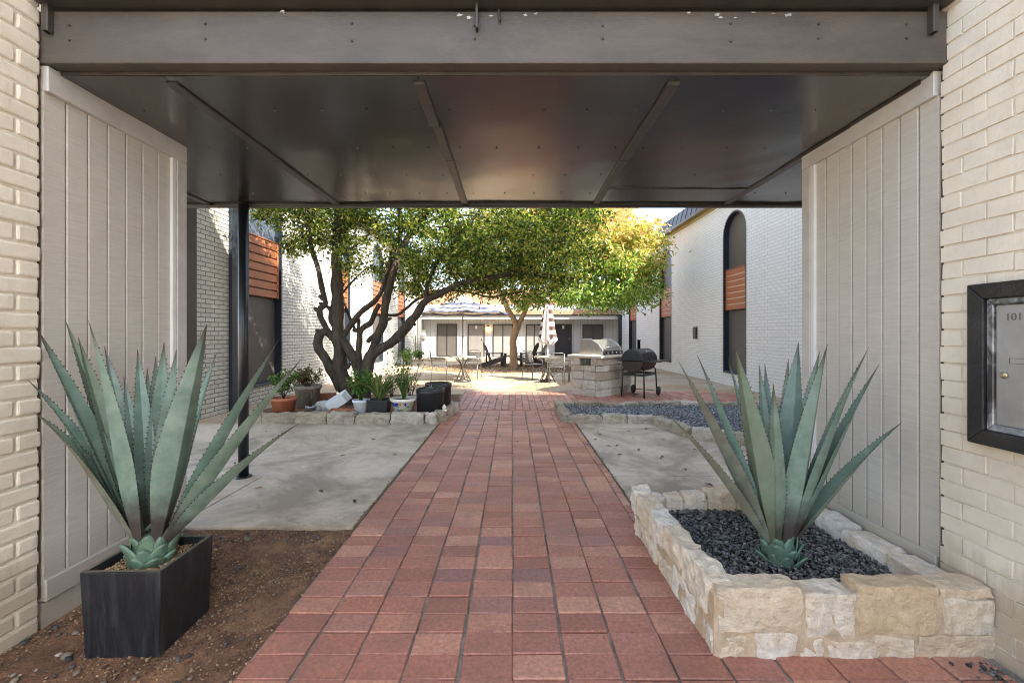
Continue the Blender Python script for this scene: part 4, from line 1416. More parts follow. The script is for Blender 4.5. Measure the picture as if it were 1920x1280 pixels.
limb([(640, 634, 8.05), (660, 605, 8.1), (680, 582, 8.15), (705, 562, 8.2), (718, 540, 8.2), (726, 510, 8.2), (738, 470, 8.2), (752, 430, 8.2), (748, 390, 8.2), (742, 330, 8.2)], .06, .05)
limb([(752, 470, 8.0), (770, 478, 8.0), (800, 486, 8.0), (830, 480, 8.0), (860, 465, 8.0), (900, 450, 8.0), (950, 440, 8.0)], .04, .018)
limb([(797, 565, 7.65), (800, 540, 7.65), (806, 520, 7.65), (822, 490, 7.65), (850, 455, 7.7), (880, 420, 7.7), (910, 380, 7.7)], .05, .025)
limb([(722, 590, 8.0), (745, 590, 8.1), (762, 578, 8.2), (785, 560, 8.3), (830, 545, 8.4), (880, 548, 8.5), (920, 556, 8.5), (975, 548, 8.5)], .04, .015)
limb([(755, 460, 8.2), (790, 425, 8.3), (830, 405, 8.4), (890, 405, 8.5), (960, 420, 8.5), (1020, 440, 8.5)], .035, .015)
limb([(633, 480, 8.0), (660, 465, 7.9), (690, 440, 7.8), (715, 400, 7.8)], .035, .015)
limb([(870, 530, 7.5), (900, 500, 7.5), (940, 488, 7.4), (1000, 470, 7.4), (1060, 450, 7.4)], .03, .012)
limb([(633, 560, 8.0), (650, 540, 8.2), (668, 520, 8.3), (690, 500, 8.4)], .03, .012)
for a_, b_p, y_, dx, dy in ((596, 648, 8.0, -9, -6), (604, 622, 8.0, -12, -4), (600, 585, 7.9, -11, -8), (612, 676, 8.0, -9, -5), (648, 690, 8.0, 9, -9), (690, 640, 8.0, 12, -14), (722, 600, 8.0, 12, -4),
                              (664, 618, 8.1, 10, 3), (745, 632, 7.8, 8, 6), (700, 664, 7.9, -8, -9), (636, 540, 8.0, 9, -9), (606, 560, 7.9, -8, -6), (770, 604, 7.75, 9, 5)):
    limb([(a_, b_p, y_), (a_ + dx * .6, b_p + dy * .6, y_ - .04), (a_ + dx, b_p + dy, y_ - .05)], .055, .028, 8, 3)
tk.build('trunk', M['bark'], tr, world=True)
lobes1 = [(-3.85, 8.0, 3.55, .95, 1.0, .75, 1.0), (-2.95, 8.2, 3.05, .85, 1.1, .75, .9), (-2.1, 8.2, 2.85, .75, 1.0, .75, 1.0), (-1.3, 8.1, 3.0, 1.0, 1.3, 1.0, 1.5), (-.3, 8.0, 2.95, 1.05, 1.3, .92, 1.6),
          (.55, 8.0, 3.05, .95, 1.2, .92, 1.6), (1.1, 8.1, 3.45, .7, 1.1, .85, 1.3),
          (.45, 8.5, 2.35, .75, .9, .4, 1.5), (-3.3, 7.8, 3.85, .9, .9, .5, 2.2), (-2.3, 7.8, 3.75, .9, 1.0, .5, 2.2), (-4.2, 7.7, 3.75, .6, .7, .5, 1.6),
          (-3.5, 8.0, 4.7, 1.4, 1.5, .9, .3), (-2.4, 7.3, 5.2, 1.6, 1.5, 1.0, .26), (-1.2, 8.2, 4.7, 1.6, 1.5, .8, .45), (-1.4, 6.9, 5.9, 1.4, 1.2, .7, .35), (-2.9, 5.9, 5.7, 1.1, .9, .8, .6), (.5, 8.2, 4.4, 1.2, 1.3, .6, .5)]
pts, cen = crown_points(lobes1, 54, 92, .12, 21)
foliage('crown', pts, .068, .038, M['leaf_dark'], tr, seed=22, off=T1)
# scattered twigs of the crown
tw = MB()
rg_ = random.Random(5)
for c_ in cen[::3]:
    c_ = Vector(c_); d = Vector((rg_.gauss(0, 1), rg_.gauss(0, 1), rg_.gauss(.2, .6))).normalized()
    q = c_ + Vector((rg_.uniform(-.1, .1), rg_.uniform(-.1, .1), .05))
    tw.tube([c_ - d * .35, q, c_ + d * .3], [.009, .006, .003], 5)
tw.build('twigs', M['bark'], tr, world=True)['kind'] = 'stuff'

# tree 2: autumn tree
T2 = Vector((.05, 16.7, 0))
t2 = thing('autumn_tree', 'tan barked tree turning orange and yellow in the middle of the court', 'tree', T2)
tk = MB()
limb([(963, 693, 16.7), (963, 680, 16.7), (963, 660, 16.7), (962, 640, 16.7), (966, 618, 16.7), (967, 606, 16.7), (955, 585, 16.6), (944, 562, 16.5), (930, 530, 16.3), (915, 490, 16), (905, 440, 15.8)], .21, .07, 14, 5, .12)
limb([(967, 625, 16.7), (975, 603, 16.7), (985, 583, 16.6), (995, 560, 16.5), (1015, 525, 16.2), (1050, 490, 15.8), (1090, 450, 15.4), (1120, 400, 15)], .13, .04, 12, 5, .12)
limb([(985, 583, 16.6), (960, 560, 16.9), (965, 520, 17.2), (980, 470, 17.5)], .09, .03)
limb([(1015, 525, 16.2), (1070, 520, 15.5), (1120, 525, 14.9), (1170, 530, 14.5), (1200, 545, 14.3)], .06, .02)
tk.build('trunk', M['bark_tan'], t2, world=True)
lobes2 = [(3.3, 14.6, 5.0, 1.5, 1.6, 1.2, 1.8), (2.0, 13.9, 4.6, 1.0, 1.0, 1.0, 1.6), (1.9, 14.2, 2.9, .9, .9, .6, 1.4), (4.05, 14.4, 4.1, 1.1, 1.3, 1.0, 2.2), (3.7, 14.2, 2.85, 1.1, 1.2, .75, 2.2), (2.9, 13.9, 3.9, 1.0, 1.0, .9, 2.0), (2.3, 15.2, 3.4, 1.2, 1.5, 1.0, 1.2), (4.35, 14.6, 3.1, .75, 1.0, .9, 1.2), (2.6, 14.6, 2.5, .9, 1.0, .5, 1.0),
          (1.2, 16.0, 4.9, 1.6, 1.8, 1.5, .9), (-.6, 16.6, 4.6, 1.7, 1.8, 1.5, .9), (-2.0, 16.4, 4.9, 1.6, 1.6, 1.4, .7), (3.0, 15.4, 6.3, 1.7, 1.7, 1.2, 1.0), (.6, 16.4, 6.6, 2.0, 2, 1.3, .6), (.5, 16.2, 3.0, 1.2, 1.3, .7, .8)]
pts, cen = crown_points(lobes2, 17, 75, .22, 31)
rg2 = np.random.default_rng(5)
# leaf colour by how far each clump has turned: upper and outer shoots first
k = (pts[:, 2] - 3.45) * .36 + (pts[:, 0] - 3.0) * .10 + rg2.normal(0, .33, len(pts))
k = k + .5 * np.array([noise.noise((p[0] * 1.1, p[1] * 1.1, p[2] * 1.1)) for p in pts])
k = np.clip(k, 0, 1)[:, None]
gcol = np.array([.20, .31, .06]); ycol = np.array([.55, .47, .13]); ocol = np.array([.66, .42, .21])
cols = np.where(k < .45, gcol + (ycol - gcol) * (k / .45), ycol + (ocol - ycol) * ((k - .45) / .55)) * rg2.uniform(.7, 1.25, (len(pts), 1))
foliage('crown', pts, .17, .062, M['leaf_autumn'], t2, cols, droop=.5, seed=33, off=T2)


# ------------------------------------------------------------------ pots and plants
def pot_round(name, label, cat, loc, r0, r1, h, mat, soil=True, lip=.02, lipw=.012, group=None):
    t = thing(name, label, cat, loc, group=group)
    mb = MB()
    mb.lathe([(r0 * .5, .0), (r0, 0), (r0 + (r1 - r0) * .82, h * .82), (r1 + lipw * .4, h * .83), (r1 + lipw, h * .85), (r1 + lipw, h), (r1 - .008, h), (r1 - .014, h * .86), (r0 * .9, h * .8)], 28, cap=False)
    mb.build('pot', mat, t)
    if soil:
        s_ = MB(); s_.lathe([(.001, h * .86), (r1 - .012, h * .86)], 20, cap=False); s_.build('soil', M['potting'], t)
    return t


def stem_plant(parent, base, n_st, h, spread, leaves, L, W, mat, seed, stemmat='bark'):
    rg = random.Random(seed)
    st_ = MB(); pts = []
    for i in range(n_st):
        a = rg.uniform(0, 6.28); r = spread * rg.uniform(.2, 1)
        tip = Vector((base[0] + r * math.cos(a), base[1] + r * math.sin(a), base[2] + h * rg.uniform(.65, 1.05)))
        b = Vector(base) + Vector((rg.uniform(-.02, .02), rg.uniform(-.02, .02), 0))
        mid = b.lerp(tip, .5) + Vector((0, 0, h * .08))
        st_.tube([b, mid, tip], [.006, .005, .002], 5)
        for k in range(leaves):
            f = rg.uniform(.3, 1)
            p = b.lerp(mid, f * 2) if f < .5 else mid.lerp(tip, f * 2 - 1)
            pts.append(p + Vector((rg.gauss(0, .03), rg.gauss(0, .03), rg.gauss(0, .03))))
    st_.build('stems', M[stemmat], parent)
    foliage('foliage', np.array([list(p) for p in pts]), L, W, mat, parent, seed=seed)


def strap_plant(parent, base, n, h, spread, w, mat, seed):
    rg = random.Random(seed)
    mb = MB()
    for i in range(n):
        a = 6.28 * i / n + rg.uniform(-.3, .3); r = spread * rg.uniform(.35, 1); hh = h * rg.uniform(.55, 1.05)
        b = Vector(base); d = Vector((math.cos(a), math.sin(a), 0)); s_ = Vector((-d.y, d.x, 0))
        vs = []; N = 7
        for k in range(N + 1):
            t_ = k / N
            p = b + d * (r * t_ ** 1.2) + Vector((0, 0, hh * (1.9 * t_ - .9 * t_ * t_ - .35 * t_ ** 4 * (r / spread))))
            ww = w * (1 - t_ ** 2.2) + .001
            vs += [p - s_ * ww, p + Vector((0, 0, -ww * .5)), p + s_ * ww]
        fs = []
        for k in range(N): fs += [(k * 3, k * 3 + 1, k * 3 + 4, k * 3 + 3), (k * 3 + 1, k * 3 + 2, k * 3 + 5, k * 3 + 4)]
        mb.add(vs, fs, 0, True)
    mb.build('foliage', mat, parent)


PB = .085      # soil level in the bed
def bedpt(px, Y): return ((px - 961) / 800 * Y, Y, PB)
t = pot_round('flower_pot', 'terracotta pot with a leafy green shrub at the left end of the bed', 'plant pot', bedpt(532, 7.0), .15, .195, .27, M['terracotta'])
stem_plant(t, (0, 0, .22), 9, .48, .26, 44, .065, .04, M['leaf_green'], 1)
t = pot_round('flower_pot', 'mottled grey stone pot with a bronze leaved plant behind the terracotta pot', 'plant pot', bedpt(577, 7.75), .17, .225, .38, M['pot_stone'])
stem_plant(t, (0, 0, .32), 14, .38, .30, 40, .06, .034, M['leaf_red'], 2)
t = pot_round('bucket', 'little galvanised bucket with a twiggy seedling beside the grey stone pot', 'bucket', bedpt(583, 6.92), .062, .078, .14, M['galv'])
stem_plant(t, (0, 0, .12), 9, .36, .16, 9, .035, .014, M['leaf_red'], 3)
# loose brick, stone, tipped planter, tray
mb = MB(); mb.box(-.19, .19, -.06, .06, 0, .10); mb.box(-.18, .17, -.055, .055, .101, .19, jit=.006)
o = mb.build('old_bricks', M['brick_red'], bevel=.008); o.location = bedpt(612, 8.1); o.rotation_euler.z = .1
tag(o, 'small stack of old red bricks at the foot of the left tree stem', 'bricks')
mb = MB(); stone(mb, -.13, .13, -.1, .1, -.02, .19, 900, .03, .8, 5); o = mb.build('rock', M['rock_grey']); o.location = bedpt(608, 7.15)
tag(o, 'pale grey rock lying left of the tipped white planter', 'rock')
t = thing('window_planter', 'empty white plastic window box tipped on its side against the tree', 'planter', bedpt(630, 7.0))
mb = MB()
vo = [(-.19, -.085, 0), (.19, -.085, 0), (.19, .085, 0), (-.19, .085, 0), (-.165, -.07, .0)]
def trough(mb, lx, ly, h, tp=.85, th=.008):
    def rg4(sx_, sy_, z): return [(-sx_, -sy_, z), (sx_, -sy_, z), (sx_, sy_, z), (-sx_, sy_, z)]
    vs = rg4(lx * tp, ly * tp, 0) + rg4(lx, ly, h) + rg4(lx + .01, ly + .01, h) + rg4(lx + .01, ly + .01, h + .02) + rg4(lx - th, ly - th, h + .02) + rg4(lx * tp - th, ly * tp - th, th)
    fs = [(0, 3, 2, 1)]
    for r_ in range(5):
        for k in range(4): fs.append((r_ * 4 + k, r_ * 4 + (k + 1) % 4, (r_ + 1) * 4 + (k + 1) % 4, (r_ + 1) * 4 + k))
    fs.append((20, 21, 22, 23))
    mb.add(vs, fs)
trough(mb, .19, .085, .16)
mb.xform(Matrix.Translation((0, 0, .16)) @ Matrix.Rotation(R(-32), 4, 'Y') @ Matrix.Rotation(R(-75), 4, 'X'))
mb.build('trough', M['plastic_white'], t, bevel=.004)
t = thing('tray_planter', 'low rectangular terracotta tray at the front of the bed', 'planter', bedpt(641, 6.84))
mb = MB(); trough(mb, .19, .075, .075); mb.build('tray', M['terracotta'], t, bevel=.004)
mb = MB(); mb.box(-.16, .16, -.06, .06, .02, .055); mb.build('soil', M['potting'], t)
t.rotation_euler = (R(8), 0, R(-6))
t = pot_round('flower_pot', 'white plastic pot with feathery green herb in front of the tree', 'plant pot', bedpt(677, 6.9), .095, .125, .25, M['plastic_white'])
stem_plant(t, (0, 0, .2), 12, .52, .22, 60, .048, .03, M['leaf_green'], 4, 'leaf_green')
t = thing('square_pot', 'black square nursery pot with a spray of strap leaves', 'plant pot', bedpt(712, 6.95))
mb = MB(); trough(mb, .165, .14, .23, .82); mb.build('pot', M['plastic_black'], t, bevel=.005)
mb = MB(); mb.box(-.15, .15, -.12, .12, .1, .215); mb.build('soil', M['potting'], t)
strap_plant(t, (0, 0, .2), 80, .52, .66, .021, M['leaf_strap'], 5)
t = pot_round('talavera_pot', 'white glazed pot painted with blue, yellow and green flowers', 'plant pot', bedpt(757, 6.92), .135, .205, .275, M['glaze_white'])
stem_plant(t, (0, 0, .24), 12, .85, .42, 16, .07, .024, M['leaf_green'], 6, 'leaf_green')
strap_plant(t, (0, 0, .22), 34, .52, .36, .014, M['leaf_strap'], 61)


def motif(parent, cx, cz, r, mat, kind, rbot=.135, rtop=.2, H_=.225):
    """a painted flower or fish shape laid on the sloping side of the pot"""
    mb = MB()
    def on(ang, z):
        rr = rbot + (rtop - rbot) * min(1, z / H_) + .003
        return (rr * math.sin(ang), -rr * math.cos(ang), z)
    n_ = 5 if kind == 'flower' else 1
    N = 30
    vs = [on(cx, cz)]
    for k_ in range(N):
        a = 2 * math.pi * k_ / N
        q = r * (.62 + .38 * math.cos(5 * a)) if kind == 'flower' else r * (1 if kind == 'dot' else (.75 + .35 * math.cos(2 * a) + .15 * math.sin(3 * a)))
        vs.append(on(cx + q * math.cos(a) / .17, cz + q * math.sin(a)))
    mb.add(vs, [(0, 1 + k_, 1 + (k_ + 1) % N) for k_ in range(N)])
    mb.build('painted_motif', M[mat], parent)


for args in ((-.55, .185, .055, 'glaze_blue', 'leaf'), (-.05, .195, .032, 'glaze_yellow', 'flower'), (.36, .19, .032, 'glaze_blue', 'flower'), (-.32, .09, .034, 'glaze_blue', 'flower'),
             (.05, .10, .028, 'glaze_green', 'leaf'), (.33, .11, .026, 'glaze_yellow', 'flower'), (-.05, .195, .011, 'glaze_red', 'dot'), (-.62, .07, .022, 'glaze_green', 'leaf'), (.22, .05, .02, 'glaze_blue', 'flower'), (.62, .15, .026, 'glaze_green', 'leaf'), (-.28, .15, .018, 'glaze_green', 'leaf')):
    motif(t, *args)
t = pot_round('barrel_pot', 'large black cylindrical pot at the front right of the bed', 'plant pot', bedpt(807, 6.98), .215, .225, .42, M['plastic_black'], lipw=.006)
strap_plant(t, (.02, 0, .36), 16, .13, .24, .010, leaf_mat('blue_grey_strap', [(0, (.10, .14, .10)), (1, (.24, .27, .20))], trans=.2), 7)
pot_round('barrel_pot', 'second large black pot standing behind the front black cylinder', 'plant pot', bedpt(822, 7.48), .215, .225, .45, M['plastic_black'], lipw=.006)
t = thing('ornament', 'small red, white and blue ceramic figure beside the black cylinder pot', 'ornament', bedpt(833, 6.86))
mb = MB(); mb.lathe([(.05, 0), (.055, .05), (.04, .09), (.03, .1)], 14); mb.build('body', M['glaze_white'], t)
mb = MB(); mb.lathe([(.028, .1), (.034, .12), (.028, .145), (.004, .18)], 14); mb.build('top', M['glaze_white'], t)
mb = MB(); mb.lathe([(.057, .04), (.058, .055), (.05, .07)], 14, cap=False); mb.build('band', M['glaze_red'], t)
mb = MB(); mb.lathe([(.052, .005), (.056, .02), (.057, .03)], 14, cap=False); mb.build('hem', M['glaze_blue'], t)
# low growth in the bed behind
for k_, (px, Y) in enumerate(((560, 8.4), (735, 8.6), (770, 8.2))):
    t = thing('garden_plant', ['thin twiggy shrub growing behind the grey stone pot', 'wispy green plant growing right of the tree trunk', 'tall wispy green plant growing behind the painted pot'][k_], 'plant', bedpt(px, Y))
    stem_plant(t, (0, 0, 0), 9, .55 + .12 * k_, .3, 14, .06, .022, M['leaf_green'] if k_ else M['leaf_red'], 70 + k_)
for k_, (px, Y) in enumerate(((762, 18.5), (787, 21.2))):
    t = thing('garden_plant', ['leafy shrub at the foot of the left brick wall near the porch', 'low shrub beside the black ladder rack on the porch'][k_], 'plant', ((px - 961) / 800 * Y, Y, 0 if k_ == 0 else .085))
    if t.location.x < CL + .3: t.location.x = CL + .3
    stem_plant(t, (0, 0, 0), 14, .75 if k_ == 0 else .5, .4, 24, .12, .05, M['leaf_green'], 80 + k_)

# ------------------------------------------------------------------ built-in grill island
GC = Vector((1.93, 9.32, 0))
isl = thing('grill_island', 'stone block barbecue island with a pale counter slab beside the brick path', 'barbecue island', GC)
ANG = R(46)
u1 = Vector((math.cos(ANG), math.sin(ANG), 0)); u2 = Vector((-math.sin(ANG), math.cos(ANG), 0))
MI = Matrix.Translation(GC) @ Matrix.Rotation(ANG, 4, 'Z')      # local x along the right face, y along the left face
LX, LY, HB = 1.35, .80, .845
def course(mb, z0, z1, seed, ax, skip=None):
    a = 0; L = LX if ax == 'x' else LY
    while a < L - .02:
        l_ = min(random.uniform(.28, .48), L - a)
        if L - a - l_ < .16: l_ = L - a
        if not (skip and skip(a, a + l_)):
            if ax == 'x': stone(mb, a + .004, a + l_ - .004, 0, .13, z0 + .004, z1 - .004, seed + int(a * 100), .008, .12, 5, MI)
            else: stone(mb, 0, .13, a + .004, a + l_ - .004, z0 + .004, z1 - .004, seed + int(a * 100), .008, .12, 5, MI)
        a += l_
zc = [-.02, .16, .36, .55, .69]
sm_ = MB()
for k_ in range(4):
    course(sm_, zc[k_], zc[k_ + 1], 500 + k_ * 40, 'x'); 
    a0 = .13
    LYs = LY
    a = .135
    while a < LY - .02:
        l_ = min(random.uniform(.25, .4), LY - a)
        if LY - a - l_ < .14: l_ = LY - a
        stone(sm_, 0.001, .13, a + .004, a + l_ - .004, zc[k_] + .004, zc[k_ + 1] - .004, 700 + k_ * 40 + int(a * 100), .008, .12, 5, MI); a += l_
course(sm_, .69, .845, 860, 'x')
stone(sm_, .0, .13, .135, .26, .69, .845, 931, .008, .12, 4, MI); stone(sm_, 0, .13, .56, .80, .69, .845, 932, .008, .12, 4, MI)
sm_.build('stone_blocks', island_mat('limestone_block', [(0, (.44, .39, .31)), (.5, (.56, .53, .47)), (1, (.66, .645, .61))], .85, nscale=12, namt=.45, bs=.9, bscale=30, bd=.014, stain=(.34, .27, .17)), isl, world=True)
co = MB(); co.box(.05, LX - .02, .05, LY - .02, -.02, .68, mat=MI); co.box(.14, LX - .02, .14, LY - .02, .681, .84, mat=MI); co.build('core', M['pot_stone'], isl, world=True)
nb_ = MB(); nb_.box(.02, .135, .262, .558, .695, .70, mat=MI); nb_.box(.01, .03, .30, .31, .70, .84, mat=MI); nb_.box(.01, .03, .37, .38, .70, .84, mat=MI)
nb_.build('vent_niche', M['dark_metal'], isl, world=True)
ct = MB(); ct.box(-.07, LX + .05, -.06, LY + .06, .848, .915, mat=MI); ct.build('counter', M['glaze_white'] if False else paint('counter_concrete', (.56, .51, .43), .6, .12, 8, .2, 60, .002), isl, world=True, bevel=.02, seg=3)
gr = thing('built_in_grill', 'stainless steel gas grill with closed hood set on the stone island', 'gas grill', MI @ Vector((.62, .40, .915)), ANG)
hd = MB()
# hood profile extruded along local x
prof = [(-.30, .0), (-.30, .10), (-.22, .22), (-.02, .34), (.20, .34), (.28, .28), (.30, .0)]
def extrude_x(mb, prof, x0, x1):
    n_ = len(prof)
    vs = [(x0, a, b) for a, b in prof] + [(x1, a, b) for a, b in prof]
    mb.add(vs, [tuple(range(n_))[::-1], tuple(range(n_, 2 * n_))] + [(k_, (k_ + 1) % n_, n_ + (k_ + 1) % n_, n_ + k_) for k_ in range(n_)])
extrude_x(hd, prof, -.40, .40); hd.build('hood', M['steel'], gr, bevel=.012, seg=2)
hd = MB(); extrude_x(hd, [(-.32, .0), (-.32, .12), (-.21, .25), (-.005, .365), (.21, .365), (.30, .29), (.32, 0)], -.425, -.401); hd.build('hood_end', M['steel'], gr, bevel=.006)
hd = MB(); extrude_x(hd, [(-.32, .0), (-.32, .12), (-.21, .25), (-.005, .365), (.21, .365), (.30, .29), (.32, 0)], .401, .425); hd.build('hood_end', M['steel'], gr, bevel=.006)
hd = MB(); hd.tube([(-.34, -.33, .17), (-.34, -.37, .17), (.34, -.37, .17), (.34, -.33, .17)], .014, 8); hd.build('handle', M['steel'], gr)
hd = MB(); hd.box(-.40, .40, -.36, -.325, .003, .085); hd.build('control_panel', M['dark_metal'], gr, bevel=.006)
for k_ in range(4):
    hd = MB(); hd.lathe([(.024, 0), (.022, .03), (.001, .032)], 12); hd.xform(Matrix.Translation((-.28 + k_ * .18, -.36, .045)) @ Matrix.Rotation(R(90), 4, 'X')); hd.build('knob', M['steel'], gr)

# barrel charcoal grill on legs
bg_ = thing('barrel_grill', 'black barrel charcoal grill on four legs with wheels, next to the stone island', 'charcoal grill', (2.86, 9.62, 0), R(50))
# local x = barrel axis
BZ, BR, BL = .80, .26, .40
lid = MB()
N = 18
def half(mb, a0, a1, L, r, mi=0):
    vs = []
    for xx in (-L, L):
        for k_ in range(N + 1):
            a = a0 + (a1 - a0) * k_ / N
            vs.append((xx, r * math.cos(a), BZ + r * math.sin(a)))
    fs = [(k_, k_ + 1, N + 1 + k_ + 1, N + 1 + k_) for k_ in range(N)] + [tuple(range(N + 1))[::-1], tuple(range(N + 1, 2 * N + 2)), (0, N + 1, 2 * N + 1, N)]
    mb.add(vs, fs)
half(lid, .02, math.pi - .02, BL, BR)
for k_ in range(5):
    hh = .05 + k_ * .04; ww = math.sqrt(max(0, BR ** 2 - hh ** 2)) - .02
    for sx_ in (-1, 1): lid.bar((sx_ * (BL + .004), -ww, BZ + hh), (sx_ * (BL + .004), ww, BZ + hh), .012, .012, up=(1, 0, 0))
ld = lid.build('lid', M['black_steel'], bg_, bevel=.006)
hh = MB(); hh.tube([(-.15, -BR * .8, BZ + .16), (-.15, -BR * .95, BZ + .2), (.15, -BR * .95, BZ + .2), (.15, -BR * .8, BZ + .16)], .012, 8); hh.build('handle', M['galv'], ld)
hh = MB(); hh.lathe([(.04, 0), (.04, .012), (.001, .014)], 14); hh.xform(Matrix.Translation((0, -BR * .64, BZ + BR * .75)) @ Matrix.Rotation(R(40), 4, 'X')); hh.build('thermometer', M['galv'], ld)
bo = MB(); half(bo, math.pi + .02, 2 * math.pi - .02, BL - .01, BR - .01); bo.build('firebox', paint('rusty_black', (.03, .018, .014), .5, .4, 8, .2, 40, .002, dirt=(.12, .045, .02), dirt_amt=.6), bg_, bevel=.006)
sh = MB(); sh.box(-.40, .40, -.56, -BR - .005, BZ - .015, BZ + .012); sh.box(-.40, .40, BR + .005, .36, BZ - .012, BZ + .010); sh.build('shelf', M['black_steel'], bg_, bevel=.006)
ch = MB(); ch.lathe([(.035, 0), (.035, .2), (.045, .2), (.045, .225), (.001, .23)], 14); ch.xform(Matrix.Translation((.2, .1, BZ + BR * .88))); ch.build('chimney', M['black_steel'], bg_)
for sx_ in (-1, 1):
    for sy_ in (-1, 1):
        lg = MB(); zt = BZ - .15
        wheel = (sx_ > 0)
        lg.tube([(sx_ * .30, sy_ * .20, zt), (sx_ * .33, sy_ * .24, zt - .06), (sx_ * .34, sy_ * .25, .4), (sx_ * .35, sy_ * .26, .10 if wheel else .0)], .016, 8)
        lo = lg.build('leg', M['black_steel'], bg_)
        if wheel:
            wh = MB(); wh.lathe([(.03, -.025), (.095, -.022), (.1, 0), (.095, .022), (.03, .025)], 20); wh.xform(Matrix.Translation((.35, sy_ * .30, .1)) @ Matrix.Rotation(R(90), 4, 'X')); wh.build('wheel', M['plastic_black'], bg_)
br_ = MB(); br_.box(-.33, .33, -.245, -.23, .47, .52); br_.box(-.33, .33, .23, .245, .47, .52); br_.box(-.345, -.33, -.245, .245, .47, .52); br_.box(.33, .345, -.245, .245, .47, .52); br_.tube([(.35, -.33, .1), (.35, .33, .1)], .008, 6)
br_.build('leg_brace', M['black_steel'], bg_)


# ------------------------------------------------------------------ bistro tables, chairs, umbrellas
def bistro_chair():
    t = thing('bistro_chair', 'x', 'chair')
    f = MB()
    for s_ in (-1, 1):
        f.tube([(s_ * .22, .22, 0), (s_ * .21, .20, .44), (s_ * .21, -.18, .46)], .012, 8)
        f.tube([(s_ * .22, -.25, 0), (s_ * .21, -.20, .44), (s_ * .20, -.27, .84)], .012, 8)
    f.tube([(-.20, -.27, .84), (-.12, -.285, .86), (.12, -.285, .86), (.20, -.27, .84)], .012, 8)
    f.tube([(-.215, .21, .25), (.215, .21, .25)], .007, 6)
    f.build('frame', M['chair_metal'], t)
    for s_ in (-1, 1):
        a_ = MB(); a_.tube([(s_ * .20, -.245, .68), (s_ * .235, -.12, .67), (s_ * .24, .1, .66), (s_ * .235, .19, .62), (s_ * .215, .205, .45)], .012, 8, sub=3); a_.build('armrest', M['chair_metal'], t)
    se = MB()
    for k_ in range(7): se.box(-.21, .21, -.19 + k_ * .058, -.19 + k_ * .058 + .045, .452, .468)
    se.build('seat', M['chair_metal'], t, bevel=.003)
    ba = MB()
    for k_ in range(5):
        z = .53 + k_ * .06; y = -.215 - (z - .44) * .17
        ba.bar((-.2, y, z), (.2, y, z), .012, .042, up=(0, -.17, 1))
    ba.build('backrest', M['chair_metal'], t, bevel=.003)
    return t


ch0 = bistro_chair()
for k_, (x_, y_, rz, lab) in enumerate((
        (1.22, 11.95, 0, 'silver slatted bistro chair seen from behind in front of the closed umbrella'),
        (-2.15, 12.55, R(-80), 'silver slatted bistro chair left of the table under the open umbrella'),
        (1.85, 12.35, R(78), 'silver slatted bistro chair between the right table and the stone island'),
        (-1.25, 13.35, R(170), 'silver slatted bistro chair behind the table under the open umbrella'),
        (.62, 13.1, R(-140), 'silver slatted bistro chair on the far left side of the closed umbrella table'))):
    c_ = ch0 if k_ == 0 else copy_tree(ch0)
    c_.location = (x_, y_, 0); c_.rotation_euler.z = rz
    tag(c_, lab, 'chair', 'bistro chairs around the two tables')


def bistro_table(loc, lab):
    t = thing('bistro_table', lab, 'table', loc, group='bistro tables')
    m_ = MB(); m_.lathe([(.001, .70), (.37, .70), (.385, .712), (.385, .728), (.375, .735), (.001, .735)], 36, cap=False); m_.build('table_top', M['table_top'], t)
    for k_ in range(4):
        a = math.pi / 4 + k_ * math.pi / 2
        l_ = MB(); l_.tube([(.30 * math.cos(a), .30 * math.sin(a), 0), (.05 * math.cos(a), .05 * math.sin(a), .42), (.26 * math.cos(a), .26 * math.sin(a), .70)], .013, 8, sub=4); l_.build('leg', M['bistro_dark'], t)
    r_ = MB(); r_.tube([(.2 * math.cos(a), .2 * math.sin(a), .16) for a in np.linspace(0, 6.283, 25)], .008, 6); r_.build('foot_ring', M['bistro_dark'], t)
    return t


UA = (-1.46, 12.5, 0); UB = (1.03, 12.5, 0)
bistro_table(UA, 'round bistro table with dark legs under the open umbrella')
bistro_table(UB, 'round bistro table pierced by the closed striped umbrella')
um = thing('patio_umbrella', 'open cream and grey striped patio umbrella over the left bistro table', 'umbrella', UA)
m_ = MB(); m_.lathe([(.02, 0), (.02, 2.55)], 12); m_.lathe([(.03, 1.25), (.03, 1.33)], 12); m_.build('pole', M['galv'], um)
m_ = MB(); m_.lathe([(.24, 0), (.25, .03), (.08, .07), (.03, .2), (.021, .3)], 24); m_.build('base', M['bistro_dark'], um)
cn = MB()
NS = 8
ZR, ZA, RR = 2.0, 2.55, 1.38
for k_ in range(NS):
    a0 = 2 * math.pi * k_ / NS; a1 = 2 * math.pi * (k_ + 1) / NS
    rows_ = 8
    for j in range(rows_):
        f0, f1 = j / rows_, (j + 1) / rows_
        def pt(f, a, q=0.0):
            sag = -.07 * math.sin(math.pi * f) * 1.0 - (.05 * f * math.sin(math.pi * q))
            cc = math.cos(math.pi / NS) / math.cos((q - .5) * 2 * math.pi / NS)
            r = RR * f * (1 if q in (0, 1) else cc)
            return (r * math.cos(a), r * math.sin(a), ZA + (ZR - ZA) * f + sag + (.02 if f < .01 else 0))
        qs = [0, .25, .5, .75, 1]
        for q0, q1 in zip(qs[:-1], qs[1:]):
            p = [pt(f0, a0 + (a1 - a0) * q0, q0), pt(f0, a0 + (a1 - a0) * q1, q1), pt(f1, a0 + (a1 - a0) * q1, q1), pt(f1, a0 + (a1 - a0) * q0, q0)]
            cn.add(p, [(0, 3, 2, 1)] if j == 0 and False else [(0, 1, 2, 3)], 1 if j in (3, 5, 7) else 0, True)
cno = cn.build('canopy', [M['canvas'], M['canvas_grey']], um)
sd_ = cno.modifiers.new('Solidify', 'SOLIDIFY'); sd_.thickness = .004
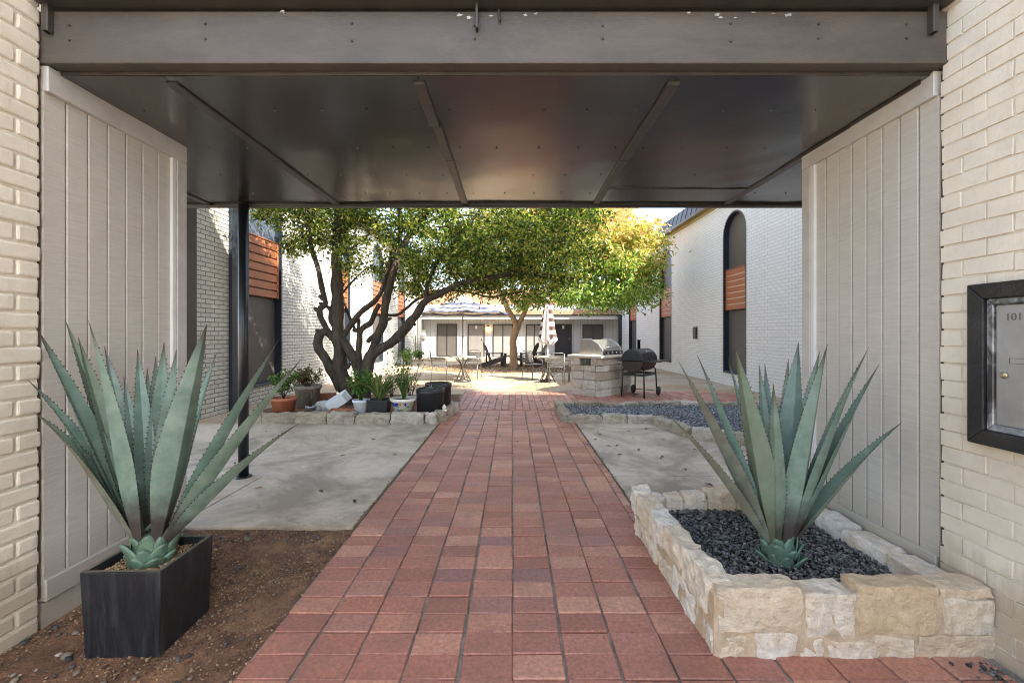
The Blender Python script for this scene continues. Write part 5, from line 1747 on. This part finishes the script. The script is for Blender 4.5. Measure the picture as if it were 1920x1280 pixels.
for k_ in range(NS):
    a = 2 * math.pi * k_ / NS
    r_ = MB(); r_.tube([(.03 * math.cos(a), .03 * math.sin(a), ZA - .05), (RR * .5 * math.cos(a), RR * .5 * math.sin(a), (ZA + ZR) / 2 - .09), (RR * .98 * math.cos(a), RR * .98 * math.sin(a), ZR - .015)], .008, 5); r_.build('rib', M['galv'], um)
um.rotation_euler.z = R(11)

uc = thing('patio_umbrella', 'closed brown and white striped patio umbrella standing through the right table', 'umbrella', UB)
m_ = MB(); m_.lathe([(.02, 0), (.02, 2.5)], 12); m_.build('pole', M['pole_white'], uc)
m_ = MB(); m_.lathe([(.24, 0), (.25, .03), (.08, .07), (.03, .2), (.021, .3)], 24); m_.build('base', M['bistro_dark'], uc)
cn = MB()
rows_ = 22; NK = 48
vs = []
for j in range(rows_ + 1):
    f = j / rows_
    z = 2.46 - (2.46 - 1.13) * f
    R0 = .03 + .25 * f ** .75
    for k_ in range(NK):
        a = 2 * math.pi * k_ / NK
        fold = math.cos(8 * a + .6 * math.sin(f * 3))
        r = R0 * (.80 + .24 * fold)
        zz = z + (.07 * f * fold if f > .85 else 0)
        vs.append((r * math.cos(a), r * math.sin(a), zz))
b0 = len(cn.v)
cn.add(vs, [])
for j in range(rows_):
    for k_ in range(NK):
        k2 = (k_ + 1) % NK
        cn.f.append((j * NK + k_, (j + 1) * NK + k_, (j + 1) * NK + k2, j * NK + k2)); cn.sm.append(True)
        cn.m.append(1 if ((j % 4) in (2, 3) and (k_ // 6) % 4 != 1) else 0)
cno = cn.build('canopy', [M['canvas'], M['canvas_brown']], uc)
sd_ = cno.modifiers.new('Solidify', 'SOLIDIFY'); sd_.thickness = .006
m_ = MB(); m_.lathe([(.001, 2.52), (.03, 2.49), (.035, 2.45), (.02, 2.44)], 12); m_.build('finial', M['canvas_brown'], uc)


# adirondack chairs
def adirondack():
    t = thing('adirondack_chair', 'x', 'chair')
    b_ = MB()
    for k_ in range(7):
        u_ = (k_ - 3) / 3
        top = 1.02 - .12 * u_ * u_
        b_.bar((u_ * .20, -.18, .30), (u_ * .29, -.18 - (top - .30) * .42, top), .075, .018, up=(0, 1, .4))
    b_.build('backrest', M['adirondack'], t, bevel=.004)
    s_ = MB()
    for k_ in range(6):
        y = -.16 + k_ * .095; z = .28 + k_ * .022
        s_.box(-.27, .27, y, y + .08, z, z + .02)
    s_.build('seat', M['adirondack'], t, bevel=.004)
    for sx_ in (-1, 1):
        a_ = MB(); a_.box(sx_ * .36 - .07, sx_ * .36 + .07, -.34, .45, .56, .582); a_.build('armrest', M['adirondack'], t, bevel=.006)
        l_ = MB(); l_.box(sx_ * .32 - .012, sx_ * .32 + .012, .33, .43, 0, .558); l_.build('leg', M['adirondack'], t, bevel=.003)
        l_ = MB(); l_.bar((sx_ * .285, .42, .36), (sx_ * .285, -.62, .04), .022, .12); l_.build('leg', M['adirondack'], t, bevel=.003)
        l_ = MB(); l_.bar((sx_ * .315, -.28, .06), (sx_ * .315, -.30, .558), .022, .07, up=(0, 1, 0)); l_.build('leg', M['adirondack'], t, bevel=.003)
    return t


a0 = adirondack()
for k_, (x_, y_, rz, lab) in enumerate(((-.75, 17.9, R(-75), 'dark wooden adirondack chair left of the tan tree trunk'),
                                        (.62, 18.0, R(70), 'dark wooden adirondack chair just right of the tan tree trunk'),
                                        (1.02, 18.5, R(95), 'dark wooden adirondack chair behind the closed umbrella'))):
    c_ = a0 if k_ == 0 else copy_tree(a0)
    c_.location = (x_, y_, 0); c_.rotation_euler.z = rz
    tag(c_, lab, 'chair', 'adirondack chairs around the low table')
lt_ = thing('low_table', 'low dark slatted wooden table between the adirondack chairs', 'table', (0, 18.35, 0))
m_ = MB()
for k_ in range(6): m_.box(-.45, .45, -.28 + k_ * .095, -.28 + k_ * .095 + .082, .43, .452)
m_.build('table_top', M['adirondack'], lt_, bevel=.003)
for sx_ in (-1, 1):
    for sy_ in (-1, 1):
        m_ = MB(); m_.box(sx_ * .4 - .03, sx_ * .4 + .03, sy_ * .24 - .03, sy_ * .24 + .03, 0, .428); m_.build('leg', M['adirondack'], lt_)
